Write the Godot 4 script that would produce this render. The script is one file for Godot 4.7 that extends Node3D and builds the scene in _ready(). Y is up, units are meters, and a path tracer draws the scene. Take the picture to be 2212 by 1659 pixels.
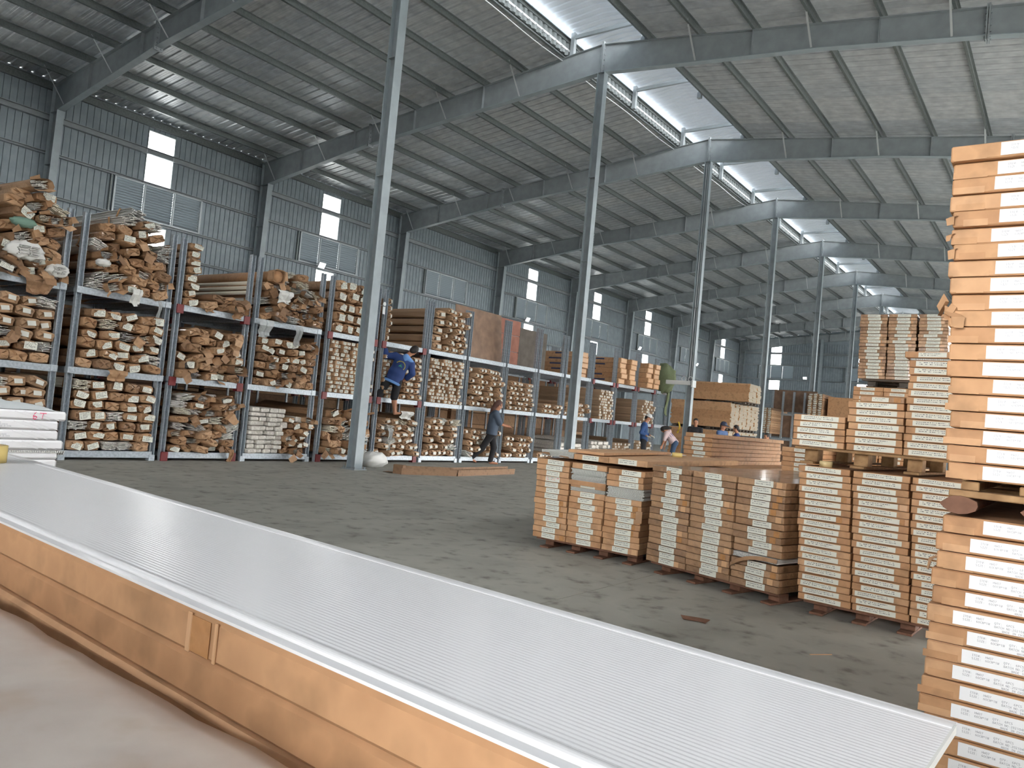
extends Node3D
# A steel-framed warehouse: hall axis runs along -z, x to the right, metres.

const XR := -10.893      # ridge line
const XL := -26.0        # outer face of the wall that carries the windows
const XE := 4.21         # opposite wall
const BAY := 7.592       # frame spacing
const Z0 := -10.015      # frame 0
const SL := 0.10         # roof slope towards the window wall
const SR := 0.13         # roof slope on the other side
const RIDGE := 11.593    # top of rafters at the ridge
const RX := -12.17       # front plane of the storage racks
const ORD := ["first", "second", "third", "fourth", "fifth", "sixth", "seventh", "eighth", "ninth", "tenth", "eleventh", "twelfth", "thirteenth", "fourteenth", "fifteenth", "sixteenth", "seventeenth", "eighteenth", "nineteenth", "twentieth", "twenty-first", "twenty-second", "twenty-third", "twenty-fourth", "twenty-fifth", "twenty-sixth", "twenty-seventh", "twenty-eighth", "twenty-ninth", "thirtieth", "thirty-first", "thirty-second", "thirty-third", "thirty-fourth", "thirty-fifth", "thirty-sixth"]

var rng := RandomNumberGenerator.new()
var taken := {}
var M := {}
var cache := {}
var n_paper := 0
var n_small := 0
var n_flat := 0
var heap_nodes := {}

func _ready() -> void:
	rng.seed = 20417
	var cam := Camera3D.new()
	cam.name = "camera"
	cam.fov = rad_to_deg(2.0 * atan(829.5 / 1658.02))
	cam.near = 0.05
	cam.far = 400.0
	var yaw := deg_to_rad(36.424)
	var pitch := deg_to_rad(2.232)
	var roll := deg_to_rad(5.3003)
	var fw := Vector3(-sin(yaw) * cos(pitch), sin(pitch), -cos(yaw) * cos(pitch))
	var rt := Vector3(cos(yaw), 0, -sin(yaw))
	var u := rt.cross(fw)
	var r2 := rt * cos(roll) + u * sin(roll)
	var u2 := u * cos(roll) - rt * sin(roll)
	cam.transform = Transform3D(Basis(r2, u2, -fw), Vector3(0, 1.31, 0))
	add_child(cam)
	cam.current = true

	var env := Environment.new()
	var sky := Sky.new()
	var sm := ProceduralSkyMaterial.new()
	sm.sky_top_color = c8(232, 234, 236)
	sm.sky_horizon_color = c8(252, 249, 245)
	sm.ground_bottom_color = c8(150, 148, 142)
	sm.ground_horizon_color = c8(214, 214, 210)
	sm.sky_curve = 0.2
	sm.sky_energy_multiplier = 7.0
	sm.ground_energy_multiplier = 3.0
	sky.sky_material = sm
	env.background_mode = Environment.BG_SKY
	env.sky = sky
	env.tonemap_mode = Environment.TONE_MAPPER_LINEAR
	env.tonemap_exposure = 0.32
	env.sdfgi_enabled = true
	env.ssao_enabled = true
	env.ssil_enabled = true
	var we := WorldEnvironment.new()
	we.name = "world_environment"
	we.environment = env
	add_child(we)

	make_materials()
	make_prototypes()
	build_shell()
	build_racks()
	build_stacks()
	build_people()

# ---------------------------------------------------------------- mesh helper
class Shape:
	var v := PackedVector3Array()
	var n := PackedVector3Array()
	var uv := PackedVector2Array()

	func tri(a: Vector3, b: Vector3, c: Vector3, out: Vector3) -> void:
		var nn := (c - a).cross(b - a)
		if nn.length_squared() < 1e-16:
			return
		nn = nn.normalized()
		if nn.dot(out) < 0.0:
			var t := b
			b = c
			c = t
			nn = -nn
		v.append(a); v.append(b); v.append(c)
		n.append(nn); n.append(nn); n.append(nn)
		uv.append(Vector2.ZERO); uv.append(Vector2.ZERO); uv.append(Vector2.ZERO)

	func quad(a: Vector3, b: Vector3, c: Vector3, d: Vector3, out: Vector3) -> void:
		tri(a, b, c, out)
		tri(a, c, d, out)

	# a, b, c, d = top left, top right, bottom right, bottom left as read from outside
	func page(a: Vector3, b: Vector3, c: Vector3, d: Vector3) -> void:
		var nn := (c - a).cross(b - a).normalized()
		for k in [[a, Vector2(0, 0)], [b, Vector2(1, 0)], [c, Vector2(1, 1)], [a, Vector2(0, 0)], [c, Vector2(1, 1)], [d, Vector2(0, 1)]]:
			v.append(k[0]); n.append(nn); uv.append(k[1])

	func box(c: Vector3, s: Vector3, b := Basis()) -> void:
		cbox(c, s, 0.0, b)

	# box with chamfered edges
	func cbox(c: Vector3, s: Vector3, bev: float, b := Basis()) -> void:
		var h := s * 0.5
		var p := {}
		for ix in [-1, 1]:
			for iy in [-1, 1]:
				for iz in [-1, 1]:
					var q := Vector3(ix * h.x, iy * h.y, iz * h.z)
					p[[ix, iy, iz, 0]] = c + b * (q - Vector3(0, iy * bev, iz * bev))
					p[[ix, iy, iz, 1]] = c + b * (q - Vector3(ix * bev, 0, iz * bev))
					p[[ix, iy, iz, 2]] = c + b * (q - Vector3(ix * bev, iy * bev, 0))
		for s1 in [-1, 1]:
			quad(p[[s1, -1, -1, 0]], p[[s1, 1, -1, 0]], p[[s1, 1, 1, 0]], p[[s1, -1, 1, 0]], b.x * s1)
			quad(p[[-1, s1, -1, 1]], p[[1, s1, -1, 1]], p[[1, s1, 1, 1]], p[[-1, s1, 1, 1]], b.y * s1)
			quad(p[[-1, -1, s1, 2]], p[[1, -1, s1, 2]], p[[1, 1, s1, 2]], p[[-1, 1, s1, 2]], b.z * s1)
		if bev <= 0.0:
			return
		for s1 in [-1, 1]:
			for s2 in [-1, 1]:
				quad(p[[s1, s2, -1, 0]], p[[s1, s2, 1, 0]], p[[s1, s2, 1, 1]], p[[s1, s2, -1, 1]], b.x * s1 + b.y * s2)
				quad(p[[s1, -1, s2, 0]], p[[s1, 1, s2, 0]], p[[s1, 1, s2, 2]], p[[s1, -1, s2, 2]], b.x * s1 + b.z * s2)
				quad(p[[-1, s1, s2, 1]], p[[1, s1, s2, 1]], p[[1, s1, s2, 2]], p[[-1, s1, s2, 2]], b.y * s1 + b.z * s2)
				for s3 in [-1, 1]:
					tri(p[[s1, s2, s3, 0]], p[[s1, s2, s3, 1]], p[[s1, s2, s3, 2]], b.x * s1 + b.y * s2 + b.z * s3)

	# a flat outline (in the plane ux, uy) pushed from p to q
	func extrude(prof: PackedVector2Array, p: Vector3, q: Vector3, ux: Vector3, uy: Vector3, caps := true) -> void:
		var area := 0.0
		var m := prof.size()
		for i in m:
			area += prof[i].cross(prof[(i + 1) % m])
		var sgn := 1.0 if area > 0.0 else -1.0
		for i in m:
			var a := prof[i]
			var b := prof[(i + 1) % m]
			var o := Vector2(b.y - a.y, a.x - b.x) * sgn
			quad(p + ux * a.x + uy * a.y, p + ux * b.x + uy * b.y, q + ux * b.x + uy * b.y, q + ux * a.x + uy * a.y, ux * o.x + uy * o.y)
		if caps:
			var idx := Geometry2D.triangulate_polygon(prof)
			for i in range(0, idx.size(), 3):
				var t := [prof[idx[i]], prof[idx[i + 1]], prof[idx[i + 2]]]
				for e in [[p, p - q], [q, q - p]]:
					tri(e[0] + ux * t[0].x + uy * t[0].y, e[0] + ux * t[1].x + uy * t[1].y, e[0] + ux * t[2].x + uy * t[2].y, e[1])

	func bar(a: Vector3, b: Vector3, w: float, h: float) -> void:
		var d := (b - a)
		var z := d.normalized()
		var up := Vector3.UP if absf(z.y) < 0.95 else Vector3.RIGHT
		var x := up.cross(z).normalized()
		var y := z.cross(x)
		box((a + b) * 0.5, Vector3(w, h, d.length()), Basis(x, y, z))

	func tube(pts: Array, r: float, seg := 8, r2 := -1.0) -> void:
		var rings := []
		for i in pts.size():
			var d: Vector3 = (pts[mini(i + 1, pts.size() - 1)] - pts[maxi(i - 1, 0)]).normalized()
			var up := Vector3.UP if absf(d.y) < 0.9 else Vector3.RIGHT
			var x := up.cross(d).normalized()
			var y := d.cross(x)
			var rr := r if r2 < 0.0 else lerpf(r, r2, float(i) / (pts.size() - 1))
			var ring := []
			for k in seg:
				var t := TAU * k / seg
				ring.append(pts[i] + (x * cos(t) + y * sin(t)) * rr)
			rings.append(ring)
		for i in pts.size() - 1:
			for k in seg:
				var k2 := (k + 1) % seg
				var mid: Vector3 = (rings[i][k] + rings[i][k2]) * 0.5 - pts[i]
				quad(rings[i][k], rings[i][k2], rings[i + 1][k2], rings[i + 1][k], mid)
		for e in [0, pts.size() - 1]:
			var o: Vector3 = pts[e] - pts[1 if e == 0 else e - 1]
			for k in seg:
				tri(pts[e], rings[e][k], rings[e][(k + 1) % seg], o)

	func lathe(prof: Array, seg: int, c := Vector3.ZERO) -> void:
		for k in seg:
			var a := TAU * k / seg
			var b := TAU * (k + 1) / seg
			for i in prof.size() - 1:
				var p: Vector2 = prof[i]
				var q: Vector2 = prof[i + 1]
				var o := Vector2(q.y - p.y, p.x - q.x)
				var da := Vector3(cos(a), 0, sin(a))
				var db := Vector3(cos(b), 0, sin(b))
				var dm := (da + db).normalized()
				quad(c + da * p.x + Vector3.UP * p.y, c + db * p.x + Vector3.UP * p.y, c + db * q.x + Vector3.UP * q.y, c + da * q.x + Vector3.UP * q.y, dm * o.x + Vector3.UP * o.y)

	func mesh() -> ArrayMesh:
		var arr := []
		arr.resize(Mesh.ARRAY_MAX)
		arr[Mesh.ARRAY_VERTEX] = v
		arr[Mesh.ARRAY_NORMAL] = n
		arr[Mesh.ARRAY_TEX_UV] = uv
		var m := ArrayMesh.new()
		m.add_surface_from_arrays(Mesh.PRIMITIVE_TRIANGLES, arr)
		return m

	# the same with shared corners and smoothed normals
	func soft() -> ArrayMesh:
		var at := {}
		var vv := PackedVector3Array()
		var nn := PackedVector3Array()
		var idx := PackedInt32Array()
		for i in v.size():
			var key := (v[i] * 20000.0).round()
			if not at.has(key):
				at[key] = vv.size()
				vv.append(v[i]); nn.append(Vector3.ZERO)
			var k: int = at[key]
			nn[k] += n[i]
			idx.append(k)
		for i in nn.size():
			nn[i] = nn[i].normalized()
		var arr := []
		arr.resize(Mesh.ARRAY_MAX)
		arr[Mesh.ARRAY_VERTEX] = vv
		arr[Mesh.ARRAY_NORMAL] = nn
		arr[Mesh.ARRAY_INDEX] = idx
		var m := ArrayMesh.new()
		m.add_surface_from_arrays(Mesh.PRIMITIVE_TRIANGLES, arr)
		return m

# ---------------------------------------------------------------- scene helpers
func numbered(parent: Node, called: String) -> String:
	var key := str(parent.get_instance_id()) + called
	var k: int = taken.get(key, 0)
	taken[key] = k + 1
	return called if k == 0 else "%s_%03d" % [called, k]

func tag(o: Node, label: String, category := "", group := "", kind := "") -> Node:
	o.set_meta("label", label)
	if category: o.set_meta("category", category)
	if group: o.set_meta("group", group)
	if kind: o.set_meta("kind", kind)
	return o

func thing(called: String, label: String, category: String, at := Vector3.ZERO, turn := 0.0, group := "", kind := "") -> Node3D:
	var o := Node3D.new()
	o.name = numbered(self, called)
	add_child(o)
	o.position = at
	o.rotation.y = turn
	tag(o, label, category, group, kind)
	return o

func struct(called: String, label: String) -> Node3D:
	var o := Node3D.new()
	o.name = numbered(self, called)
	add_child(o)
	tag(o, label, "", "", "structure")
	return o

func part(called: String, m: Mesh, mt: Material, parent: Node3D, at := Transform3D()) -> MeshInstance3D:
	var o := MeshInstance3D.new()
	o.name = numbered(parent, called)
	o.mesh = m
	o.material_override = mt
	o.transform = at
	parent.add_child(o)
	return o

func tf(p: Vector3, b := Basis()) -> Transform3D:
	return Transform3D(b, p)

func rnd(a: float, b: float) -> float:
	return rng.randf_range(a, b)

func pick(a: Array) -> Variant:
	return a[rng.randi() % a.size()]

func box_mesh(s: Vector3, bev := 0.0) -> ArrayMesh:
	var key := ["box", s.snappedf(0.0005), bev]
	if not cache.has(key):
		var st := Shape.new()
		st.cbox(Vector3.ZERO, s, bev)
		cache[key] = st.mesh()
	return cache[key]

# ---------------------------------------------------------------- materials
func ntex(fr: float, cols: Array, seed_: int, oct := 4, size := 512, offs: Array = []) -> NoiseTexture2D:
	var t := NoiseTexture2D.new()
	t.width = size
	t.height = size
	t.seamless = true
	var f := FastNoiseLite.new()
	f.seed = seed_
	f.noise_type = FastNoiseLite.TYPE_SIMPLEX_SMOOTH
	f.frequency = fr
	f.fractal_octaves = oct
	t.noise = f
	var g := Gradient.new()
	var o := PackedFloat32Array()
	var c := PackedColorArray()
	for i in cols.size():
		o.append(offs[i] if offs.size() else float(i) / (cols.size() - 1))
		c.append(cols[i])
	g.offsets = o
	g.colors = c
	t.color_ramp = g
	return t

func nmap(fr: float, seed_: int, strength: float, oct := 4, size := 512) -> NoiseTexture2D:
	var t := ntex(fr, [Color.BLACK, Color.WHITE], seed_, oct, size)
	t.color_ramp = null
	t.as_normal_map = true
	t.bump_strength = strength
	return t

func mat(c: Color, rough := 0.8, metal := 0.0, tex: Texture2D = null, sc := 1.0, world := true) -> StandardMaterial3D:
	var m := StandardMaterial3D.new()
	m.albedo_color = c
	m.roughness = rough
	m.metallic = metal
	if tex:
		m.albedo_texture = tex
		m.uv1_triplanar = true
		m.uv1_world_triplanar = world
		m.uv1_scale = Vector3.ONE * sc
	return m

func bump(m: StandardMaterial3D, t: Texture2D, s := 1.0) -> StandardMaterial3D:
	m.normal_enabled = true
	m.normal_texture = t
	m.normal_scale = s
	return m

func c8(r: int, g: int, b: int) -> Color:
	return Color8(r, g, b)

# a slip of paper with rows of small print
func label_tex(w: int, h: int, rows: int, seed_: int, red := false, margin := 0.08) -> ImageTexture:
	var r := RandomNumberGenerator.new()
	r.seed = seed_
	var im := Image.create(w, h, false, Image.FORMAT_RGB8)
	im.fill(c8(232, 233, 228))
	var lh := float(h) / (rows + 1.0)
	for i in rows:
		var y := int(lh * (i + 0.6))
		var x := int(w * margin)
		var stop := int(w * r.randf_range(0.62, 0.95))
		while x < stop:
			var l := r.randi_range(2, 9)
			var ink := c8(70, 72, 78) if not red or r.randf() < 0.4 else c8(205, 60, 80)
			im.fill_rect(Rect2i(x, y, mini(l, w - x - 2), maxi(1, int(lh * 0.42))), ink.lerp(Color.WHITE, r.randf_range(0.05, 0.4)))
			x += l + r.randi_range(1, 5) + (8 if r.randf() < 0.15 else 0)
	return ImageTexture.create_from_image(im)

func paper(tex: Texture2D, c := Color(0.93, 0.93, 0.9)) -> StandardMaterial3D:
	var m := StandardMaterial3D.new()
	m.albedo_color = c
	m.albedo_texture = tex
	m.roughness = 0.7
	return m

func make_materials() -> void:
	var kraft_n := ntex(0.012, [c8(206, 204, 202), c8(255, 255, 255), c8(232, 228, 226)], 11, 5)
	var kraft_b := nmap(0.03, 12, 3.0, 4)
	var tints := [c8(176, 140, 106), c8(164, 128, 95), c8(148, 115, 86), c8(184, 150, 117), c8(136, 106, 80)]
	M.kraft = []
	for t in tints:
		M.kraft.append(bump(mat(t, 0.72, 0.0, kraft_n, 1.1), kraft_b, 0.35))
	# shiny with clear tape
	M.taped = []
	for t in tints.slice(0, 3):
		var m := bump(mat(t, 0.5, 0.0, kraft_n, 1.1), nmap(0.02, 13, 10.0, 3), 0.9)
		m.clearcoat_enabled = true
		m.clearcoat = 0.9
		m.clearcoat_roughness = 0.1
		M.taped.append(m)
	M.carton = []
	for t in [c8(188, 146, 107), c8(180, 137, 99), c8(194, 153, 115)]:
		M.carton.append(mat(t, 0.75, 0.0, kraft_n, 0.8))
	M.tape = mat(c8(180, 132, 86), 0.25, 0.0, kraft_n, 2.0)
	M.tape_light = mat(c8(202, 161, 122), 0.3)
	M.dark_tear = mat(c8(110, 80, 56), 0.9)
	M.strips = []
	for t in [c8(238, 236, 229), c8(214, 214, 210), c8(246, 244, 238), c8(236, 230, 212)]:
		M.strips.append(mat(t, 0.45))
	M.white_pack = mat(c8(244, 239, 230), 0.5, 0.0, ntex(0.02, [c8(200, 200, 200), Color.WHITE], 21), 2.0)
	M.label = []
	for i in 3:
		M.label.append(paper(label_tex(64, 48, 5, 31 + i)))
	M.end_label = paper(label_tex(64, 16, 1, 45), Color(0.62, 0.62, 0.58))
	M.label_red = paper(label_tex(128, 32, 2, 41, true))
	M.label_wide = []
	for i in 3:
		M.label_wide.append(paper(label_tex(192, 32, 2, 51 + i)))
	M.label_small = paper(label_tex(32, 24, 2, 61))
	M.blank_label = mat(c8(238, 240, 242), 0.6)
	M.print = mat(c8(128, 132, 142), 0.8)
	M.steel = mat(c8(150, 158, 162), 0.5, 0.0, ntex(0.01, [c8(225, 225, 225), Color.WHITE], 71), 0.4)
	M.steel2 = mat(c8(160, 172, 178), 0.42, 0.0, ntex(0.01, [c8(228, 228, 228), Color.WHITE], 72), 0.4)
	M.galv = mat(c8(182, 190, 194), 0.36, 0.75, ntex(0.05, [c8(190, 190, 190), Color.WHITE], 73, 3), 1.5)
	M.upstand = mat(c8(112, 119, 121), 0.5, 0.2)
	M.slat = mat(c8(112, 121, 127), 0.4, 0.3)
	M.purlin = mat(c8(126, 133, 133), 0.38, 0.5, ntex(0.03, [c8(205, 207, 207), Color.WHITE], 74, 3), 0.8)
	M.roof = []
	for k in 4:
		M.roof.append(bump(mat([c8(236, 240, 243), c8(226, 231, 236), c8(240, 243, 245), c8(230, 235, 239)][k], [0.36, 0.32, 0.4, 0.3][k], 0.25, ntex(0.008, [c8(205, 207, 210), Color.WHITE], 75 + k, 3), 0.5), nmap(0.006, 79, 1.2, 3), 0.25))
	M.monitor = mat(c8(226, 232, 238), 0.4, 0.2)
	M.monitor.backlight_enabled = true
	M.monitor.backlight = Color(0.2, 0.21, 0.22)
	M.skirt = mat(c8(206, 212, 214), 0.45, 0.3)
	M.wall = mat(c8(136, 148, 155), 0.5, 0.1, ntex(0.012, [c8(228, 228, 228), Color.WHITE], 81), 0.35)
	M.pane = mat(Color(0.95, 0.97, 1.0, 0.15), 0.1)
	M.pane.transparency = BaseMaterial3D.TRANSPARENCY_ALPHA
	M.concrete = mat(c8(172, 170, 162), 0.62, 0.0, ntex(0.006, [c8(212, 212, 210), c8(248, 248, 246), c8(228, 228, 226)], 91, 6, 1024), 0.11)
	M.concrete.detail_enabled = true
	M.concrete.detail_blend_mode = BaseMaterial3D.BLEND_MODE_MUL
	M.concrete.detail_albedo = ntex(0.02, [c8(165, 163, 160), c8(238, 238, 237), Color.WHITE, Color.WHITE], 92, 5, 512, [0.0, 0.26, 0.45, 1.0])
	M.concrete.detail_uv_layer = BaseMaterial3D.DETAIL_UV_2
	M.concrete.uv2_triplanar = true
	M.concrete.uv2_world_triplanar = true
	M.concrete.uv2_scale = Vector3.ONE * 0.37
	M.joint = mat(c8(96, 94, 90), 0.9)
	M.ground = mat(c8(206, 203, 196), 0.9)
	M.rack = mat(c8(186, 195, 202), 0.4, 0.35, ntex(0.03, [c8(200, 202, 205), Color.WHITE], 101, 4), 1.2)
	M.red = mat(c8(108, 30, 34), 0.5)
	M.wood = mat(c8(176, 142, 102), 0.8, 0.0, ntex(0.015, [c8(180, 170, 160), Color.WHITE], 111, 4), 1.4)
	M.wood_red = mat(c8(132, 94, 74), 0.8, 0.0, ntex(0.015, [c8(190, 185, 180), Color.WHITE], 112, 4), 1.4)
	M.plywood = mat(c8(140, 112, 92), 0.6, 0.0, ntex(0.01, [c8(200, 196, 192), Color.WHITE], 113, 5), 0.6)
	M.plywood_red = mat(c8(160, 100, 80), 0.6, 0.0, ntex(0.01, [c8(210, 204, 200), Color.WHITE], 114, 5), 0.6)
	M.plywood_dark = mat(c8(92, 82, 72), 0.6, 0.0, ntex(0.01, [c8(190, 186, 182), Color.WHITE], 115, 5), 0.6)
	M.panel = mat(c8(224, 224, 226), 0.3)
	M.panel.anisotropy_enabled = true
	M.panel.anisotropy = 0.5
	M.panel.clearcoat_enabled = true
	M.panel.clearcoat = 0.3
	M.panel.clearcoat_roughness = 0.25
	M.core = mat(c8(214, 214, 210), 0.6)
	M.film_edge = mat(c8(168, 162, 152), 0.5)
	M.far_label = mat(c8(204, 204, 196), 0.7)
	M.hole = mat(c8(70, 68, 66), 0.9)
	M.wrap_white = bump(mat(c8(236, 236, 238), 0.35), nmap(0.012, 121, 6.0, 3), 0.4)
	M.sack = bump(mat(c8(232, 232, 228), 0.7), nmap(0.03, 122, 6.0, 3), 0.5)
	M.film = mat(Color(0.86, 0.88, 0.88, 0.45), 0.3)
	M.film.transparency = BaseMaterial3D.TRANSPARENCY_ALPHA
	M.green_sack = mat(c8(112, 142, 128), 0.7)
	M.sheet = bump(mat(c8(206, 196, 188), 0.32, 0.0, ntex(0.006, [c8(226, 216, 206), c8(244, 242, 242), c8(255, 255, 255), c8(236, 230, 222)], 123, 5), 1.3), nmap(0.008, 124, 5.0, 3), 0.4)
	M.tarp = bump(mat(c8(176, 182, 184), 0.4), nmap(0.01, 125, 5.0, 3), 0.5)
	M.camo = mat(c8(150, 158, 136), 0.85, 0.0, ntex(0.03, [c8(120, 126, 108), c8(220, 224, 200), c8(140, 148, 124), c8(255, 255, 236)], 126, 4), 3.0)
	M.yellow = mat(c8(222, 186, 60), 0.5)
	M.roll = mat(c8(214, 190, 120), 0.25)
	M.roll_gold = mat(c8(206, 186, 140), 0.2)
	M.roll_core = mat(c8(178, 146, 108), 0.8)
	M.red_ink = mat(c8(226, 60, 110), 0.7)
	M.blue_print = mat(c8(56, 62, 92), 0.8)
	M.white_paint = mat(c8(224, 228, 228), 0.5)
	M.lamp = mat(c8(250, 250, 255), 0.4)
	M.lamp.emission_enabled = true
	M.lamp.emission = c8(240, 244, 255)
	M.lamp.emission_energy_multiplier = 14.0

# ---------------------------------------------------------------- building
func y_top(x: float) -> float:
	return RIDGE - (SL * (XR - x) if x < XR else SR * (x - XR))

func y_bot(x: float) -> float:
	if x < XR:
		return lerpf(10.81, 10.06, (XR - x) / 9.057) if x > -19.95 else lerpf(10.06, 9.262, (-19.95 - x) / 5.42)
	return lerpf(10.81, 10.26, (x - XR) / 5.79) if x < -5.1 else (lerpf(10.26, 9.8, (x + 5.1) / 3.4) if x < -1.7 else lerpf(9.8, 8.9, (x + 1.7) / 5.4))

func frame_z(k: int) -> float:
	return Z0 - k * BAY

func c_section(len_: float, h: float, w: float, lip := 0.02, t := 0.004) -> ArrayMesh:
	var key := ["c", snappedf(len_, 0.001), h, w]
	if not cache.has(key):
		var st := Shape.new()
		var p := PackedVector2Array([Vector2(0, 0), Vector2(w, 0), Vector2(w, lip), Vector2(w - t, lip), Vector2(w - t, t), Vector2(t, t), Vector2(t, h - t), Vector2(w - t, h - t), Vector2(w - t, h - lip), Vector2(w, h - lip), Vector2(w, h), Vector2(0, h)])
		st.extrude(p, Vector3(0, 0, len_ * 0.5), Vector3(0, 0, -len_ * 0.5), Vector3.RIGHT, Vector3.UP)
		cache[key] = st.mesh()
	return cache[key]

# vertical ribbed wall cladding, inner face at z = 0 looking +z, w along x from 0, from y0 to y1
func clad(w: float, h: float) -> ArrayMesh:
	var key := ["clad", snappedf(w, 0.001), snappedf(h, 0.001)]
	if not cache.has(key):
		var st := Shape.new()
		var p := PackedVector2Array()
		var n := maxi(1, int(round(w / 0.19)))
		var s := w / n
		p.append(Vector2(0, 0.0))
		for i in n:
			var x := s * i
			p.append(Vector2(x + s - 0.03, 0.0))
			p.append(Vector2(x + s - 0.022, -0.024))
			p.append(Vector2(x + s - 0.008, -0.024))
			p.append(Vector2(x + s, 0.0))
		p.append(Vector2(w, -0.05))
		p.append(Vector2(0, -0.05))
		st.extrude(p, Vector3.ZERO, Vector3(0, h, 0), Vector3.RIGHT, Vector3.BACK)
		cache[key] = st.mesh()
	return cache[key]

func clad_piece(wall: Node3D, base: Transform3D, x: float, w: float, y0: float, y1: float) -> void:
	if y1 - y0 < 0.02:
		return
	part("wall_panel", clad(w, y1 - y0), M.wall, wall, base * tf(Vector3(x, y0, 0)))

func slat_mesh(w: float) -> ArrayMesh:
	var key := ["slat", snappedf(w, 0.001)]
	if not cache.has(key):
		var st := Shape.new()
		st.box(Vector3.ZERO, Vector3(w, 0.104, 0.004))
		st.box(Vector3(0, 0.05, 0.008), Vector3(w, 0.006, 0.02))
		cache[key] = st.mesh()
	return cache[key]

# one bay of window wall; base: x along the wall, y up, z into the hall
var window_no := 0
func wall_bay(wall: Node3D, base: Transform3D, width: float, y_eave: float, glazed: bool, louvred: bool, where: String) -> void:
	var w0 := 3.05
	var w1 := 4.03
	for c in [[0.0, 1.035], [1.035, 1.035], [5.24, (width - 5.24) / 3.0], [5.24 + (width - 5.24) / 3.0, (width - 5.24) / 3.0], [5.24 + (width - 5.24) * 2.0 / 3.0, (width - 5.24) / 3.0]]:
		clad_piece(wall, base, c[0], c[1], 0.0, y_eave)
	for c in [[2.07, 0.98], [4.03, 1.21], [w0, w1 - w0]]:
		var mid: bool = c[0] == w0 and glazed
		if mid:
			clad_piece(wall, base, c[0], c[1], 0.0, 5.75)
			clad_piece(wall, base, c[0], c[1], 6.62, 6.76)
			clad_piece(wall, base, c[0], c[1], 9.85, y_eave)
		else:
			clad_piece(wall, base, c[0], c[1], 0.0, 6.76)
			clad_piece(wall, base, c[0], c[1], 7.99, y_eave)
	if glazed:
		for y in [[5.75, 6.62, "lower"], [7.99, 9.85, "upper"]]:
			window_no += 1
			var o := struct("window_%d" % window_no, "translucent %s light strip in the cladding, %s" % [y[2], where])
			o.transform = base
			var st := Shape.new()
			for x in [w0 + 0.012, w1 - 0.012]:
				st.box(Vector3(x, (y[0] + y[1]) * 0.5, -0.02), Vector3(0.024, y[1] - y[0], 0.06))
			for yy in [y[0] + 0.012, y[1] - 0.012]:
				st.box(Vector3((w0 + w1) * 0.5, yy, -0.02), Vector3(w1 - w0 - 0.048, 0.024, 0.06))
			part("window_frame", st.mesh(), M.skirt, o)
			part("pane", box_mesh(Vector3(w1 - w0 - 0.048, y[1] - y[0] - 0.048, 0.004)), M.pane, o, tf(Vector3((w0 + w1) * 0.5, (y[0] + y[1]) * 0.5, -0.03)))
	# louvre
	var lv := thing("ventilation_louvre", "grey three-panel slatted louvre in the wall, " + where, "louvre", Vector3.ZERO, 0.0, "wall louvres")
	lv.transform = base
	for x in [2.07 + 0.03, 3.115, 4.18, 5.24 - 0.03]:
		part("mullion", box_mesh(Vector3(0.06 if x < 2.2 or x > 5.1 else 0.045, 1.23, 0.09)), M.galv, lv, tf(Vector3(x, 7.375, 0.03)))
	for y in [6.78, 7.97]:
		part("rail", box_mesh(Vector3(3.05, 0.04, 0.08)), M.galv, lv, tf(Vector3(3.655, y, 0.03)))
	for c in [[2.13, 3.09], [3.14, 4.155], [4.205, 5.18]]:
		for i in 13:
			part("slat", slat_mesh(c[1] - c[0]), M.slat, lv, tf(Vector3((c[0] + c[1]) * 0.5, 6.845 + i * 0.0895, -0.005), Basis(Vector3.RIGHT, 0.42)))
	# girts
	for g in [1.5, 2.9, 4.3, 5.66, 6.66, 7.96]:
		part("girt", c_section(width, 0.09, 0.12), M.steel, wall, base * tf(Vector3(width * 0.5, g, 0.0), Basis(Vector3.UP, -PI / 2)))
	part("girt", c_section(width, 0.19, 0.14), M.steel, wall, base * tf(Vector3(width * 0.5, 9.0, 0.0), Basis(Vector3.UP, -PI / 2)))
	part("corner_post", box_mesh(Vector3(0.05, 1.23, 0.1)), M.purlin, wall, base * tf(Vector3(1.96, 7.37, 0.05)))

func roof_panel_mesh(side: int, w: float) -> ArrayMesh:
	var key := ["roof", side, snappedf(w, 0.001)]
	if cache.has(key):
		return cache[key]
	var st := Shape.new()
	var p := PackedVector2Array()
	var s := w / 3.0
	for i in 3:
		var x := s * i
		p.append_array([Vector2(x, 0), Vector2(x + 0.07, 0), Vector2(x + 0.075, 0.004), Vector2(x + 0.085, 0.004), Vector2(x + 0.09, 0), Vector2(x + 0.14, 0), Vector2(x + 0.145, 0.004), Vector2(x + 0.155, 0.004), Vector2(x + 0.16, 0), Vector2(x + s - 0.075, 0), Vector2(x + s - 0.05, 0.036), Vector2(x + s - 0.022, 0.036)])
	p.append_array([Vector2(w, 0), Vector2(w, 0.06), Vector2(0, 0.06)])
	var x0 := XR - 1.20 if side < 0 else XR + 1.20
	var x1 := XL - 0.1 if side < 0 else XE + 0.1
	var a := Vector3(x0, y_top(x0) + 0.2, 0)
	var b := Vector3(x1, y_top(x1) + 0.2, 0)
	st.extrude(p, a, b, Vector3(0, 0, -1), Vector3.UP)
	cache[key] = st.mesh()
	return cache[key]

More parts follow.
